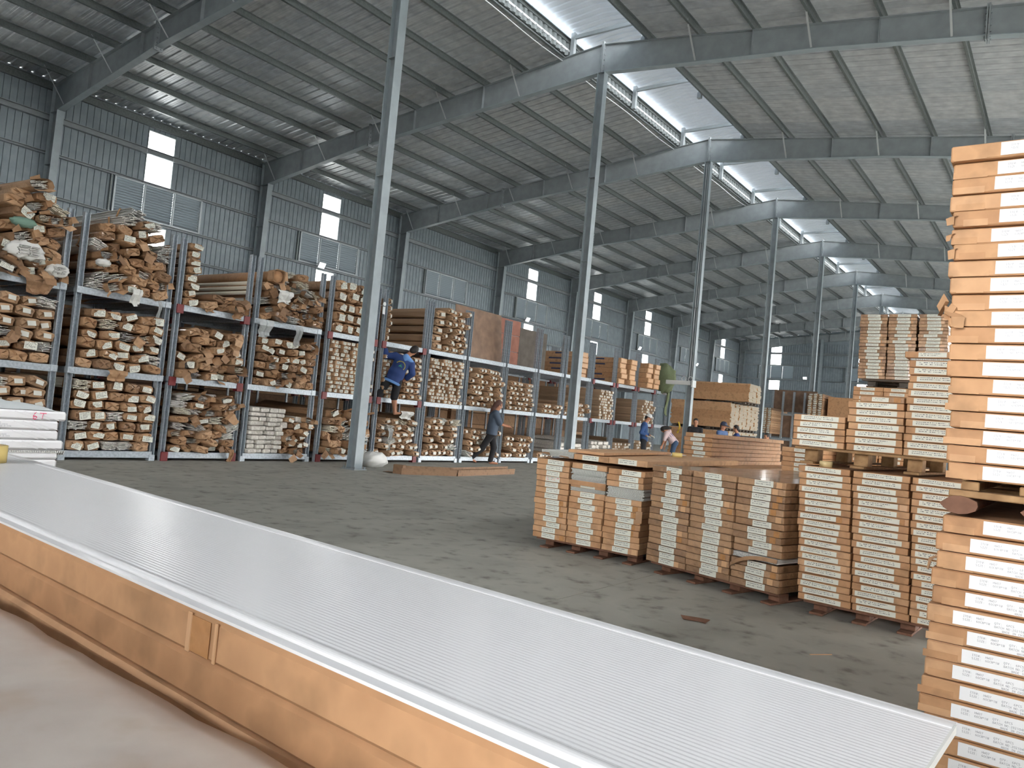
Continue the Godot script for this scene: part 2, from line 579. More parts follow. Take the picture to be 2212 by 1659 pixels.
func build_shell() -> void:
	# floor: cast slabs with sawn joints on a sub-base
	var fl := struct("floor", "grey power-floated concrete floor, dusty and stained")
	part("sub_base", box_mesh(Vector3(30.4, 0.3, 76.4)), M.joint, fl, tf(Vector3((XL + XE) * 0.5, -0.165, (5.17 - 70.75) * 0.5)))
	var cuts := [XL - 0.1, -18.2, -10.6, -2.96, XE + 0.1]
	for i in 4:
		for k in 10:
			part("floor_slab", box_mesh(Vector3(cuts[i + 1] - cuts[i] - 0.006, 0.02, BAY - 0.006)), M.concrete, fl, tf(Vector3((cuts[i] + cuts[i + 1]) * 0.5, -0.01, frame_z(k - 2) - BAY * 0.5)))
	var gr := struct("ground", "pale concrete yard outside the hall")
	part("yard", box_mesh(Vector3(260, 0.4, 300)), M.ground, gr, tf(Vector3(-10, -0.53, -30)))
	# window wall
	var wl := struct("wall_left", "grey-blue ribbed metal cladding wall with light strips and louvres")
	var names := ["by the front corner", "behind the tallest heaped rack load", "over the heaped first racks", "over the rack with clean cartons", "over the long cartons standing in racks", "over the plywood sheets", "over the printed long cartons", "over the netted bale", "over the end of the racks", "next to the far corner"]
	for k in range(-2, 8):
		var base := Transform3D(Basis(Vector3(0, 0, -1), Vector3.UP, Vector3.RIGHT), Vector3(XL, 0, frame_z(k)))
		wall_bay(wl, base, BAY, 10.29, not (k in [2, 6]), true, names[k + 2] if k > -2 else "beside the front wall")
		part("eave_strut", c_section(BAY, 0.26, 0.1), M.purlin, wl, tf(Vector3(XL + 0.01, 9.95, frame_z(k) - BAY * 0.5)))
	# end wall
	var we := struct("wall_end", "grey ribbed gable wall at the far end of the hall")
	for i in 4:
		var base := Transform3D(Basis(Vector3.RIGHT, Vector3.UP, Vector3.BACK), Vector3(XL + 7.5525 * i, 0, frame_z(8)))
		wall_bay(we, base, 7.5525, 10.0, i < 2, true, "gable bay %s from the window wall" % ORD[i])
		for j in 8:
			var xa := XL + 7.5525 * i + 0.944 * j
			var st := Shape.new()
			var pr := PackedVector2Array([Vector2(0, 10.0), Vector2(0.944, 10.0), Vector2(0.944, y_top(xa + 0.944) + 0.2), Vector2(0, y_top(xa) + 0.2)])
			if pr[2].y > 10.02 or pr[3].y > 10.02:
				pr[2].y = maxf(pr[2].y, 10.0)
				pr[3].y = maxf(pr[3].y, 10.0)
				st.extrude(pr, Vector3(xa, 0, frame_z(8) - 0.05), Vector3(xa, 0, frame_z(8) - 0.002), Vector3.RIGHT, Vector3.UP)
				part("gable_panel", st.mesh(), M.wall, we)
	# opposite wall and the wall behind the camera, with the big doors
	var wr := struct("wall_right", "grey ribbed metal wall on the loading side")
	for k in range(-2, 8):
		var base := Transform3D(Basis(Vector3(0, 0, 1), Vector3.UP, Vector3.LEFT), Vector3(XE, 0, frame_z(k + 1)))
		var open := k >= 1
		var vent := 1.3 if k > -2 else 0.0   # open base of the wall, for air
		for j in 8:
			var xx := BAY / 8.0 * j
			if open and j in [3, 4]:
				clad_piece(wr, base, xx, BAY / 8.0, 3.4, 9.9)
			elif j in [1, 6]:
				clad_piece(wr, base, xx, BAY / 8.0, vent, 6.6)
				clad_piece(wr, base, xx, BAY / 8.0, 9.0, 9.9)
			else:
				clad_piece(wr, base, xx, BAY / 8.0, vent, 9.9)
	var wf := struct("wall_front", "ribbed metal wall with the big open loading door")
	for j in 32:
		var xa := XL + 0.944 * j
		var y0 := 4.2 if xa > -4.6 and xa < 0.0 else 0.0
		var st := Shape.new()
		st.extrude(PackedVector2Array([Vector2(0, y0), Vector2(0.944, y0), Vector2(0.944, y_top(xa + 0.944) + 0.2), Vector2(0, y_top(xa) + 0.2)]), Vector3(xa, 0, 5.17), Vector3(xa, 0, 5.22), Vector3.RIGHT, Vector3.UP)
		part("wall_panel", st.mesh(), M.wall, wf)

	# roof
	var ce := struct("ceiling", "ribbed galvanised roof sheeting on steel purlins, with an open ridge monitor")
	for k in range(-2, 8):
		for side in [-1, 1]:
			for j in 8:
				part("roof_panel", roof_panel_mesh(side, BAY / 8.0), M.roof[(k * 5 + j * 3 + side + (j / 3)) & 3], ce, tf(Vector3(0, 0, frame_z(k) - BAY / 8.0 * j)))
			for q in 11:
				var x: float = XR + side * (1.31 + 1.42 * q)
				if x < XL + 0.3 or x > XE - 0.1:
					continue
				var s := SL if side < 0 else -SR
				part("purlin", c_section(BAY, 0.2, 0.065, 0.02, 0.004), M.purlin, ce, tf(Vector3(x, y_top(x), frame_z(k) - BAY * 0.5), Basis(Vector3.BACK, atan(s))))
		# ridge monitor of this bay
		var zc := frame_z(k) - BAY * 0.5
		for side in [-1, 1]:
			var xm: float = XR + side * 1.22
			var ym := y_top(xm) + 0.16
			var st := Shape.new()
			var p := PackedVector2Array()
			var n := 32
			for i in n:
				var z := BAY / n * i
				p.append_array([Vector2(z, 0), Vector2(z + 0.1, 0), Vector2(z + 0.13, 0.05), Vector2(z + 0.2, 0.05)])
			p.append_array([Vector2(BAY, 0), Vector2(BAY, 0.06), Vector2(0, 0.06)])
			if side < 0:
				st.extrude(p, Vector3(xm, ym - 0.06, zc + BAY * 0.5), Vector3(xm, ym + 0.28, zc + BAY * 0.5), Vector3(0, 0, -1), Vector3.LEFT)
				part("ridge_upstand", st.mesh(), M.upstand, ce)
				part("ridge_purlin", c_section(BAY, 0.15, 0.08), M.purlin, ce, tf(Vector3(xm - 0.05, ym + 0.28, zc)))
			part("monitor_purlin", c_section(BAY, 0.12, 0.07), M.skirt, ce, tf(Vector3(XR + side * 1.5, y_top(xm) + 0.62, zc)))
			# monitor roof sheets
			for j in 8:
				var sh := Shape.new()
				var pp := PackedVector2Array()
				for i in 4:
					var z := BAY / 32.0 * i
					pp.append_array([Vector2(z, 0), Vector2(z + 0.15, 0), Vector2(z + 0.175, 0.035), Vector2(z + 0.215, 0.035)])
				pp.append_array([Vector2(BAY / 8.0, 0), Vector2(BAY / 8.0, 0.05), Vector2(0, 0.05)])
				var zz := frame_z(k) - BAY / 8.0 * j
				sh.extrude(pp, Vector3(XR, y_top(XR) + 0.78, zz), Vector3(XR + side * 1.75, y_top(XR) + 0.62, zz), Vector3(0, 0, -1), Vector3.UP)
				part("monitor_panel", sh.mesh(), M.monitor, ce)
		for zp in [frame_z(k), zc]:
			var st := Shape.new()
			for side in [-1, 1]:
				var xp: float = XR + side * 1.12
				st.box(Vector3(xp, y_top(xp) + 0.37, zp - 0.1), Vector3(0.12, 0.74, 0.12))
			st.box(Vector3(XR, y_top(XR) + 0.5, zp - 0.1), Vector3(2.3, 0.1, 0.08))
			part("monitor_frame", st.mesh(), M.steel, ce)

	# frames
	for k in range(-2, 9):
		var z := frame_z(k)
		var nth: String = ["the one over the loading door", "the one straight overhead"][k + 2] if k < 0 else "%s roof frame along the hall" % ORD[k]
		var o := thing("roof_rafter", "grey welded steel roof rafter with thin braces, " + nth, "rafter", Vector3(0, 0, z), 0.0, "roof rafters", "thing")
		var outline := PackedVector2Array([Vector2(XL + 0.05, y_top(XL)), Vector2(XR, RIDGE), Vector2(XE - 0.05, y_top(XE)), Vector2(XE - 0.05, 8.9), Vector2(3.7, 8.9), Vector2(-1.7, 9.8), Vector2(-5.1, 10.26), Vector2(XR, 10.81), Vector2(-19.95, 10.06), Vector2(-25.37, 9.262), Vector2(XL + 0.05, 9.2)])
		var st := Shape.new()
		st.extrude(outline, Vector3(0, 0, 0.006), Vector3(0, 0, -0.006), Vector3.RIGHT, Vector3.UP)
		part("web", st.mesh(), M.steel, o)
		st = Shape.new()
		for e in [[Vector2(XL + 0.05, y_top(XL)), Vector2(XR, RIDGE)], [Vector2(XR, RIDGE), Vector2(XE - 0.05, y_top(XE))]]:
			st.bar(Vector3(e[0].x, e[0].y, 0), Vector3(e[1].x, e[1].y, 0), 0.2, 0.014)
		part("top_flange", st.mesh(), M.steel, o)
		st = Shape.new()
		var low := [Vector2(-25.37, 9.262), Vector2(-19.95, 10.06), Vector2(XR, 10.81), Vector2(-5.1, 10.26), Vector2(-1.7, 9.8), Vector2(3.7, 8.9)]
		for i in low.size() - 1:
			st.bar(Vector3(low[i].x, low[i].y, 0), Vector3(low[i + 1].x, low[i + 1].y, 0), 0.2, 0.014)
		part("bottom_flange", st.mesh(), M.steel2, o)
		for x in [-19.95, XR, -1.85]:
			st = Shape.new()
			var ya: float = y_bot(x) - (0.09 if x != XR else 0.02)
			var yb: float = y_top(x) + 0.06
			for dx in [-0.02, 0.02]:
				st.box(Vector3(x + dx, (ya + yb) * 0.5, 0), Vector3(0.026, yb - ya, 0.24))
			for i in 6:
				for dz in [-0.06, 0.06]:
					st.box(Vector3(x, lerpf(ya + 0.05, yb - 0.05, i / 5.0), dz), Vector3(0.12, 0.03, 0.03))
			part("splice_plate", st.mesh(), M.steel, o)
		for side in [-1, 1]:
			for q in 11:
				var x: float = XR + side * (1.31 + 1.42 * q)
				if x < XL + 1.0 or x > XE - 1.2:
					continue
				if q % 2 == 1:
					st = Shape.new()
					st.bar(Vector3(x, y_top(x) + 0.1, 0.75 if k > -2 else 0.4), Vector3(x, y_bot(x) + 0.02, 0.1), 0.045, 0.006)
					st.bar(Vector3(x, y_top(x) + 0.1, -0.75), Vector3(x, y_bot(x) + 0.02, -0.1), 0.045, 0.006)
					part("flange_brace", st.mesh(), M.skirt, o)
				elif q > 0:
					part("stiffener", box_mesh(Vector3(0.01, snappedf(y_top(x) - y_bot(x), 0.01), 0.19)), M.steel, o, tf(Vector3(x, (y_top(x) + y_bot(x)) * 0.5, 0)))
		# wall column
		var c := thing("wall_column", "tapered grey steel column against the window wall under the " + (["rafter over the loading door", "rafter straight overhead"][k + 2] if k < 0 else ORD[k] + " roof frame"), "column", Vector3(0, 0, z), 0.0, "columns along the window wall", "thing")
		st = Shape.new()
		st.extrude(PackedVector2Array([Vector2(XL + 0.15, 0), Vector2(XL + 0.42, 0), Vector2(-25.37, 9.25), Vector2(XL + 0.15, 9.25)]), Vector3(0, 0, 0.005), Vector3(0, 0, -0.005), Vector3.RIGHT, Vector3.UP)
		part("web", st.mesh(), M.steel, c)
		st = Shape.new()
		st.bar(Vector3(XL + 0.42, 0, 0), Vector3(-25.37, 9.25, 0), 0.22, 0.014)
		part("flange", st.mesh(), M.steel2, c)
		st = Shape.new()
		st.bar(Vector3(XL + 0.15, 0, 0), Vector3(XL + 0.15, 10.05, 0), 0.22, 0.014)
		part("flange", st.mesh(), M.steel2, c)
		for yy in [2.6, 5.2, 7.6, 9.22]:
			part("stiffener", box_mesh(Vector3(0.4, 0.012, 0.2)), M.steel, c, tf(Vector3(XL + 0.36, yy, 0)))
		# ridge column: flanges face across the hall
		if k == 8:
			continue
		var d := thing("ridge_column", "tall grey steel H-column standing under the ridge, " + (["by the loading door", "beside the plastic-covered pile"][k + 2] if k < 0 else ["closest to the racks' heaped loads", "behind the low stack with a tape roll", "with conduits and a white switch bracket", "behind the stack of long sheets", "third from the gable wall", "second from the gable wall", "next but one to the gable wall", "last before the gable wall"][k]), "column", Vector3(XR, 0, z), 0.0, "ridge columns", "thing")
		part("web", box_mesh(Vector3(0.2, 10.8, 0.01)), M.steel, d, tf(Vector3(0, 5.4, 0)))
		for s in [-1, 1]:
			part("flange", box_mesh(Vector3(0.014, 10.8, 0.2)), M.steel2, d, tf(Vector3(s * 0.105, 5.4, 0)))
		for yy in [5.6, 7.9]:
			part("stiffener", box_mesh(Vector3(0.2, 0.012, 0.18)), M.steel, d, tf(Vector3(0, yy, 0)))
		st = Shape.new()
		st.box(Vector3(0, 0.01, 0), Vector3(0.36, 0.02, 0.32))
		for sx in [-1, 1]:
			for sz in [-1, 1]:
				st.box(Vector3(sx * 0.15, 0.035, sz * 0.12), Vector3(0.03, 0.05, 0.03))
		part("base_plate", st.mesh(), M.steel, d)
	# gable columns
	for i in range(1, 4):
		var x := XL + 7.5525 * i
		var g := thing("gable_column", "grey steel wind column on the far gable wall, %s from the window wall" % ORD[i - 1], "column", Vector3(x, 0, frame_z(8) + 0.2), 0.0, "gable columns", "thing")
		part("web", box_mesh(Vector3(0.01, 10.4, 0.24)), M.steel, g, tf(Vector3(0, 5.2, 0)))
		for s in [-1, 1]:
			part("flange", box_mesh(Vector3(0.2, 10.4, 0.014)), M.steel2, g, tf(Vector3(0, 5.2, s * 0.12)))

	# floodlights fixed to the girts
	var spots := [[Vector3(XL + 0.22, 6.76, -20.65), "below the louvre over the clean cartons"], [Vector3(XL + 0.22, 6.8, -35.65), "over the plywood sheets"], [Vector3(XL + 0.22, 6.9, -49.8), "over the long cartons near the rack end"], [Vector3(XL + 0.22, 6.85, -60.3), "beside the column with the switch bracket"], [Vector3(-19.66, 6.92, frame_z(8) + 0.22), "on the far gable wall"]]
	for i in spots.size():
		var on_gable: bool = i == 4
		var f := thing("floodlight", "small lit white floodlight on a bracket, " + spots[i][1], "floodlight", spots[i][0], 0.0 if on_gable else PI / 2, "wall floodlights")
		var tilt := Basis(Vector3.RIGHT, 0.5)
		part("housing", box_mesh(Vector3(0.34, 0.26, 0.07), 0.01), M.white_paint, f, tf(Vector3(0, 0, 0.14), tilt))
		part("lens", box_mesh(Vector3(0.3, 0.22, 0.01)), M.lamp, f, tf(tilt * Vector3(0, 0, 0.042) + Vector3(0, 0, 0.14), tilt))
		part("bracket", box_mesh(Vector3(0.05, 0.05, 0.2)), M.galv, f, tf(Vector3(0, -0.02, 0.0)))
		var sp := SpotLight3D.new()
		sp.name = "lamp_light"
		sp.light_energy = 4.0
		sp.light_color = c8(240, 244, 255)
		sp.spot_range = 60.0
		sp.spot_angle = 70.0
		sp.spot_attenuation = 2.0
		sp.light_size = 0.12
		sp.shadow_enabled = true
		sp.transform = tf(tilt * Vector3(0, 0, 0.06) + Vector3(0, 0, 0.14), tilt * Basis(Vector3.UP, PI))
		f.add_child(sp)
	# conduit, bracket and yellow hook on the third ridge column
	var z3 := frame_z(2)
	var br := thing("switch_bracket", "white steel cross bracket with two coiled cables clamped to the ridge column", "bracket", Vector3(XR, 2.95, z3))
	part("arm", box_mesh(Vector3(0.9, 0.14, 0.12), 0.008), M.white_paint, br, tf(Vector3(-0.4, 0, 0.12)))
	part("clamp", box_mesh(Vector3(0.06, 0.24, 0.3), 0.006), M.white_paint, br, tf(Vector3(0.13, -0.02, 0.02)))
	for x in [-0.2, 0.04]:
		var st := Shape.new()
		var pts := []
		for i in 13:
			pts.append(Vector3(x + cos(i * TAU / 12.0) * 0.08, 0.14 + sin(i * TAU / 12.0) * 0.08, 0.12))
		st.tube(pts, 0.014, 6)
		part("cable_coil", st.mesh(), M.white_paint, br)
	var cd := thing("cable_conduit", "pair of thin pale conduits running up the ridge column with the bracket", "conduit", Vector3(XR, 0, z3))
	for x in [-0.04, 0.04]:
		var st := Shape.new()
		st.tube([Vector3(x, 3.1, 0.05), Vector3(x, 7.0, 0.05), Vector3(x, 10.7, 0.05)], 0.014, 6)
		part("pipe", st.mesh(), M.skirt, cd)
	var hk := Shape.new()
	var hp := []
	for i in 12:
		var t := i / 11.0
		hp.append(Vector3(0.05 * sin(t * 4.6), 0.22 - t * 0.45 + (0.06 if t > 0.85 else 0.0), 0.03 * cos(t * 3.0)))
	hk.tube(hp, 0.03, 7)
	var ho := part("cargo_hook", hk.soft(), M.yellow, self, tf(Vector3(-11.13, 1.35, z3 + 0.16)))
	tag(ho, "yellow strap hook hanging beside the ridge column above the bending worker", "hook")
	# pale cable sagging along the purlin next to the ridge
	for k in [0, 1, 2]:
		var st := Shape.new()
		var pts := []
		for i in 17:
			var t := i / 16.0
			pts.append(Vector3(XR - 1.36 - 0.04 * sin(t * 9.0), y_top(XR - 1.36) - 0.02 - 0.06 * sin(t * PI), frame_z(k) - BAY * t))
		st.tube(pts, 0.016, 5)
		var o := part("roof_cable", st.mesh(), M.skirt, self)
		tag(o, "pale cable slung under the ridge purlin in the %s bay" % ORD[k], "cable", "cables along the ridge")

# ---------------------------------------------------------------- packages
# crumpled kraft parcel, unit section (y, z in -0.5..0.5), end face at x = 0, body running to -x
func parcel_mesh(seed_: int, len_: float, open: bool, square: float) -> ArrayMesh:
	var r := RandomNumberGenerator.new()
	r.seed = seed_
	var st := Shape.new()
	var nseg := 14
	var xs := [-0.0, -0.03, -0.10, -0.32, -0.9, -len_]
	var sc := [0.82, 0.97, 1.0, 1.0, 1.0, 1.0]
	if open:
		xs[0] = 0.05
		sc[0] = 1.06
	var rings := []
	var lump := []
	for k in nseg:
		lump.append(r.randf_range(-0.05, 0.05))
	for i in xs.size():
		var ring := []
		for k in nseg:
			var t := TAU * (k + 0.5) / nseg
			var cx := cos(t)
			var sy := sin(t)
			var e := square
			var px := signf(cx) * pow(absf(cx), e) * 0.5
			var py := signf(sy) * pow(absf(sy), e) * 0.5
			var g: float = sc[i] * (1.0 + lump[k] + r.randf_range(-0.04, 0.04) * (1.0 if i > 0 else 1.6))
			ring.append(Vector3(xs[i] + (r.randf_range(-0.025, 0.025) if i < 3 else 0.0), py * g, px * g))
		rings.append(ring)
	for i in xs.size() - 1:
		for k in nseg:
			var k2 := (k + 1) % nseg
			st.quad(rings[i][k], rings[i][k2], rings[i + 1][k2], rings[i + 1][k], Vector3(0, rings[i + 1][k].y + rings[i + 1][k2].y, rings[i + 1][k].z + rings[i + 1][k2].z))
	if open:
		# inner liner and torn flaps bent outwards
		for k in nseg:
			var k2 := (k + 1) % nseg
			var a: Vector3 = rings[0][k] * Vector3(1, 0.97, 0.97)
			var b: Vector3 = rings[0][k2] * Vector3(1, 0.97, 0.97)
			st.quad(a, b, b * Vector3(0, 0.9, 0.9) + Vector3(-0.28, 0, 0), a * Vector3(0, 0.9, 0.9) + Vector3(-0.28, 0, 0), Vector3(0, -a.y, -a.z))
		for f in 4:
			if r.randf() < 0.25:
				continue
			var k := f * 3 + r.randi() % 3
			var a: Vector3 = rings[0][k % nseg]
			var b: Vector3 = rings[0][(k + 2) % nseg]
			var o := Vector3(0, a.y + b.y, a.z + b.z) * r.randf_range(0.2, 0.55)
			var tip := Vector3(r.randf_range(0.03, 0.16), 0, 0)
			st.quad(a, b, b + o + tip, a + o * r.randf_range(0.5, 1.1) + tip * r.randf_range(0.4, 1.0), Vector3.RIGHT)
	else:
		# folded end: rim, inner ring of creases, tucked centre
		var inner := []
		for k in nseg:
			var p: Vector3 = rings[0][k]
			inner.append(Vector3(p.x + r.randf_range(-0.03, 0.03), p.y * r.randf_range(0.4, 0.6), p.z * r.randf_range(0.4, 0.6)))
		var mid := Vector3(r.randf_range(-0.03, 0.02), r.randf_range(-0.1, 0.1), r.randf_range(-0.1, 0.1))
		for k in nseg:
			var k2 := (k + 1) % nseg
			st.quad(rings[0][k], rings[0][k2], inner[k2], inner[k], Vector3.RIGHT)
			st.tri(inner[k], inner[k2], mid, Vector3.RIGHT)
		for f in 2:
			var w := r.randf_range(0.2, 0.4)
			var s := 1.0 if f == 0 else -1.0
			st.tri(Vector3(0.012, s * 0.4, -w), Vector3(0.012, s * 0.4, w), Vector3(0.034, s * r.randf_range(-0.1, 0.1), r.randf_range(-0.1, 0.1)), Vector3.RIGHT)
	return st.mesh()

# loose bundle of thin white mouldings, unit section
func strip_mesh(seed_: int, len_: float, rows: int, cols: int) -> ArrayMesh:
	var r := RandomNumberGenerator.new()
	r.seed = seed_
	var st := Shape.new()
	var ph := r.randf() * TAU
	for i in rows:
		for j in cols:
			if r.randf() < 0.06:
				continue
			var w := 0.92 / cols
			var z := -0.46 + w * (j + 0.5) + r.randf_range(-0.03, 0.03) + 0.04 * sin(i * 1.3 + ph)
			var y := -0.5 + (i + 0.5) / rows + r.randf_range(-0.02, 0.02)
			var l := len_ + r.randf_range(-0.04, 0.04)
			var x := r.randf_range(-0.07, 0.05)
			var t := r.randf_range(-0.25, 0.25)
			var a := w * 0.5
			var h := 0.3 / rows
			# shallow cap profile: web and two lips
			var b := Basis(Vector3.RIGHT, t)
			st.box(Vector3(x - l * 0.5, y, z), Vector3(l, h, a * 1.8), b)
			st.box(Vector3(x - l * 0.5, y, z) + b * Vector3(0, -h * 1.1, a * 0.75), Vector3(l, h * 1.4, a * 0.22), b)
	return st.mesh()

func flap_mesh(seed_: int) -> ArrayMesh:
	var r := RandomNumberGenerator.new()
	r.seed = seed_
	var st := Shape.new()
	var w := r.randf_range(0.09, 0.2)
	var h1 := r.randf_range(0.05, 0.12)
	var h2 := r.randf_range(0.05, 0.16)
	var a := Vector3(0, 0, -w * 0.5)
	var b := Vector3(0, 0, w * 0.5)
	var c := Vector3(h1 * 0.8, -h1 * 0.5, r.randf_range(-0.03, 0.03))
	var d := c + Vector3(r.randf_range(-0.02, 0.05), -h2, 0)
	for s in [0.0, 0.004]:
		var o := Vector3(-s, s, 0)
		st.quad(a + o, b + o, b + c + o, a + c * 0.9 + o, Vector3(1, 1, 0) * (1.0 if s == 0.0 else -1.0))
		st.quad(a + c * 0.9 + o, b + c + o, b * r.randf_range(0.5, 1.0) + d + o, a * r.randf_range(0.6, 1.1) + d + o, Vector3(1, 0.3, 0) * (1.0 if s == 0.0 else -1.0))
	return st.mesh()

func label_mesh(seed_: int) -> ArrayMesh:
	var key := ["label", seed_]
	if not cache.has(key):
		var r := RandomNumberGenerator.new()
		r.seed = seed_
		var st := Shape.new()
		# y, z in -0.5..0.5 seen from +x: picture right is -z
		var p := []
		for i in 4:
			var row := []
			for j in 3:
				row.append(Vector3(r.randf_range(-0.006, 0.008), 0.5 - j * 0.5, 0.5 - i / 3.0))
			p.append(row)
		if r.randf() < 0.6:
			p[r.randi() % 2 * 3][r.randi() % 2 * 2] *= Vector3(1, r.randf_range(0.3, 0.9), r.randf_range(0.4, 0.8))
		for i in 3:
			for j in 2:
				var a: Vector3 = p[i][j]
				var b: Vector3 = p[i + 1][j]
				var c: Vector3 = p[i + 1][j + 1]
				var d: Vector3 = p[i][j + 1]
				var nn := (c - a).cross(b - a).normalized()
				for k in [[a, i, j], [b, i + 1, j], [c, i + 1, j + 1], [a, i, j], [c, i + 1, j + 1], [d, i, j + 1]]:
					st.v.append(k[0])
					st.n.append(nn if nn.x > 0 else -nn)
					st.uv.append(Vector2(k[1] / 3.0, k[2] / 2.0))
		cache[key] = st.mesh()
	return cache[key]

var parcels := []
var opens := []
var bunches := []
var flaps := []

func make_prototypes() -> void:
	for i in 10:
		parcels.append(parcel_mesh(200 + i, 2.4, false, 0.42 + 0.05 * (i % 4)))
	for i in 6:
		opens.append(parcel_mesh(230 + i, 2.4, true, 0.5))
	for i in 8:
		bunches.append(strip_mesh(250 + i, 2.4, 7 + i % 3, 2 + i % 2))
	for i in 10:
		flaps.append(flap_mesh(270 + i))

func sbasis(roll: float, yaw: float, sx: float, h: float, w: float, pitch := 0.0) -> Basis:
	return Basis(Vector3.UP, yaw) * Basis(Vector3.BACK, pitch) * Basis(Vector3.RIGHT, roll) * Basis(Vector3(sx, 0, 0), Vector3(0, h, 0), Vector3(0, 0, w))

# a kraft parcel of mouldings; size h x w, end face near p
func paper_bundle(p: Vector3, h: float, w: float, roll: float, yaw: float, look: int, label: String, group: String, pitch := 0.0) -> void:
	var o := thing("paper_bundle", label, "parcel", p, 0.0, group)
	n_paper += 1
	var rot := Basis(Vector3.UP, yaw) * Basis(Vector3.BACK, pitch) * Basis(Vector3.RIGHT, roll)
	var b := sbasis(roll, yaw, 1.0, h, w, pitch)
	if look == 1: # torn open, mouldings showing
		part("wrapper", pick(opens), pick(M.kraft), o, tf(Vector3.ZERO, b))
		part("moulding_strips", pick(bunches), pick(M.strips), o, tf(rot * Vector3(-0.03, 0, 0), sbasis(roll, yaw, 0.97, h * 0.8, w * 0.85, pitch))).set_meta("kind", "stuff")
	else:
		part("wrapper", pick(parcels), pick(M.taped if rng.randf() < 0.4 else M.kraft), o, tf(Vector3.ZERO, b))
	if look == 2 or (look == 1 and rng.randf() < 0.15):
		var lh := minf(h * rnd(0.5, 0.75), 0.13)
		var lw := minf(w * rnd(0.5, 0.78), 0.17)
		part("paper_label", label_mesh(rng.randi() % 8), pick(M.label), o, tf(rot * Vector3(0.042, rnd(-0.15, 0.15) * h, rnd(-0.12, 0.12) * w), rot * Basis(Vector3.RIGHT, rnd(-0.3, 0.3)) * Basis(Vector3(1, 0, 0), Vector3(0, lh, 0), Vector3(0, 0, lw))))
	if look == 3 or (look == 1 and rng.randf() < 0.3):
		for i in 1 + rng.randi() % 2:
			part("torn_flap", pick(flaps), pick(M.kraft), o, tf(rot * Vector3(0.02, rnd(-0.5, 0.4) * h, rnd(-0.35, 0.35) * w), Basis(Vector3.RIGHT, rnd(-1.2, 1.2))))

func strip_bundle(p: Vector3, h: float, w: float, roll: float, yaw: float, label: String, group: String) -> void:
	var o := thing("moulding_bundle", label, "mouldings", p, 0.0, group)
	part("moulding_strips", pick(bunches), pick(M.strips), o, tf(Vector3.ZERO, sbasis(roll, yaw, 1.0, h, w))).set_meta("kind", "stuff")
	var st := Shape.new()
	var key := ["band"]
	if not cache.has(key):
		for s in [[Vector3(0, 0.5, 0), Vector3(0.05, 0.02, 1.02)], [Vector3(0, -0.5, 0), Vector3(0.05, 0.02, 1.02)], [Vector3(0, 0, 0.5), Vector3(0.05, 1.02, 0.02)], [Vector3(0, 0, -0.5), Vector3(0.05, 1.02, 0.02)]]:
			st.box(s[0], s[1])
		cache[key] = st.mesh()
	part("tape_band", cache[key], M.tape, o, tf(Basis(Vector3.UP, yaw) * Vector3(-0.4, 0, 0), sbasis(roll, yaw, 1.0, h * 1.06, w * 1.06)))

func small_carton(p: Vector3, h: float, w: float, roll: float, yaw: float, label: String, group: String, called := "long_carton") -> void:
	var o := thing(called, label, "carton", p, 0.0, group)
	var rot := Basis(Vector3.UP, yaw) * Basis(Vector3.RIGHT, roll)
	part("carton_body", box_mesh(Vector3(2.4, h, w), 0.006), pick(M.kraft), o, tf(rot * Vector3(-1.2, 0, 0), rot))
	part("paper_label", label_mesh(rng.randi() % 8), M.label_small, o, tf(rot * Vector3(0.009, 0, rnd(-0.1, 0.1) * w), rot * Basis(Vector3(1, 0, 0), Vector3(0, h * rnd(0.6, 0.8), 0), Vector3(0, 0, w * rnd(0.55, 0.75)))))

func white_pack(p: Vector3, h: float, w: float, roll: float, label: String, group: String) -> void:
	var o := thing("white_pack", label, "pack", p, 0.0, group)
	var rot := Basis(Vector3.RIGHT, roll)
	part("plastic_sleeve", box_mesh(Vector3(2.4, snappedf(h * 0.95, 0.004), snappedf(w * 0.94, 0.006)), 0.014), M.white_pack, o, tf(rot * Vector3(-1.2, 0, 0), rot))
	var st := Shape.new()
	if not cache.has("packend"):
		for i in 3:
			st.box(Vector3(0.004, -0.25 + i * 0.24, 0.08 * (i - 1)), Vector3(0.012, 0.06, 0.6 - 0.1 * i))
		cache["packend"] = st.mesh()
	part("end_fold", cache["packend"], M.film_edge, o, tf(Vector3.ZERO, sbasis(roll, 0, 1.0, h, w)))

# ---------------------------------------------------------------- racks
const DECK := [0.15, 1.41, 2.63]
const POST_TOP := [1.33, 2.54, 3.76]
var racks := [[-3.75, -5.16], [-5.30, -6.80], [-6.89, -8.32], [-8.41, -9.97], [-10.12, -11.50], [-11.62, -13.05], [-13.12, -14.5], [-14.58, -16.13], [-16.2, -17.62], [-17.7, -19.0], [-19.1, -20.56], [-20.68, -22.13], [-22.22, -23.65], [-23.74, -25.15], [-25.25, -26.3]]
const RED_UNITS := [2, 4, 5, 11, 12, 13]
const WHERE := ["lowest", "middle", "top"]

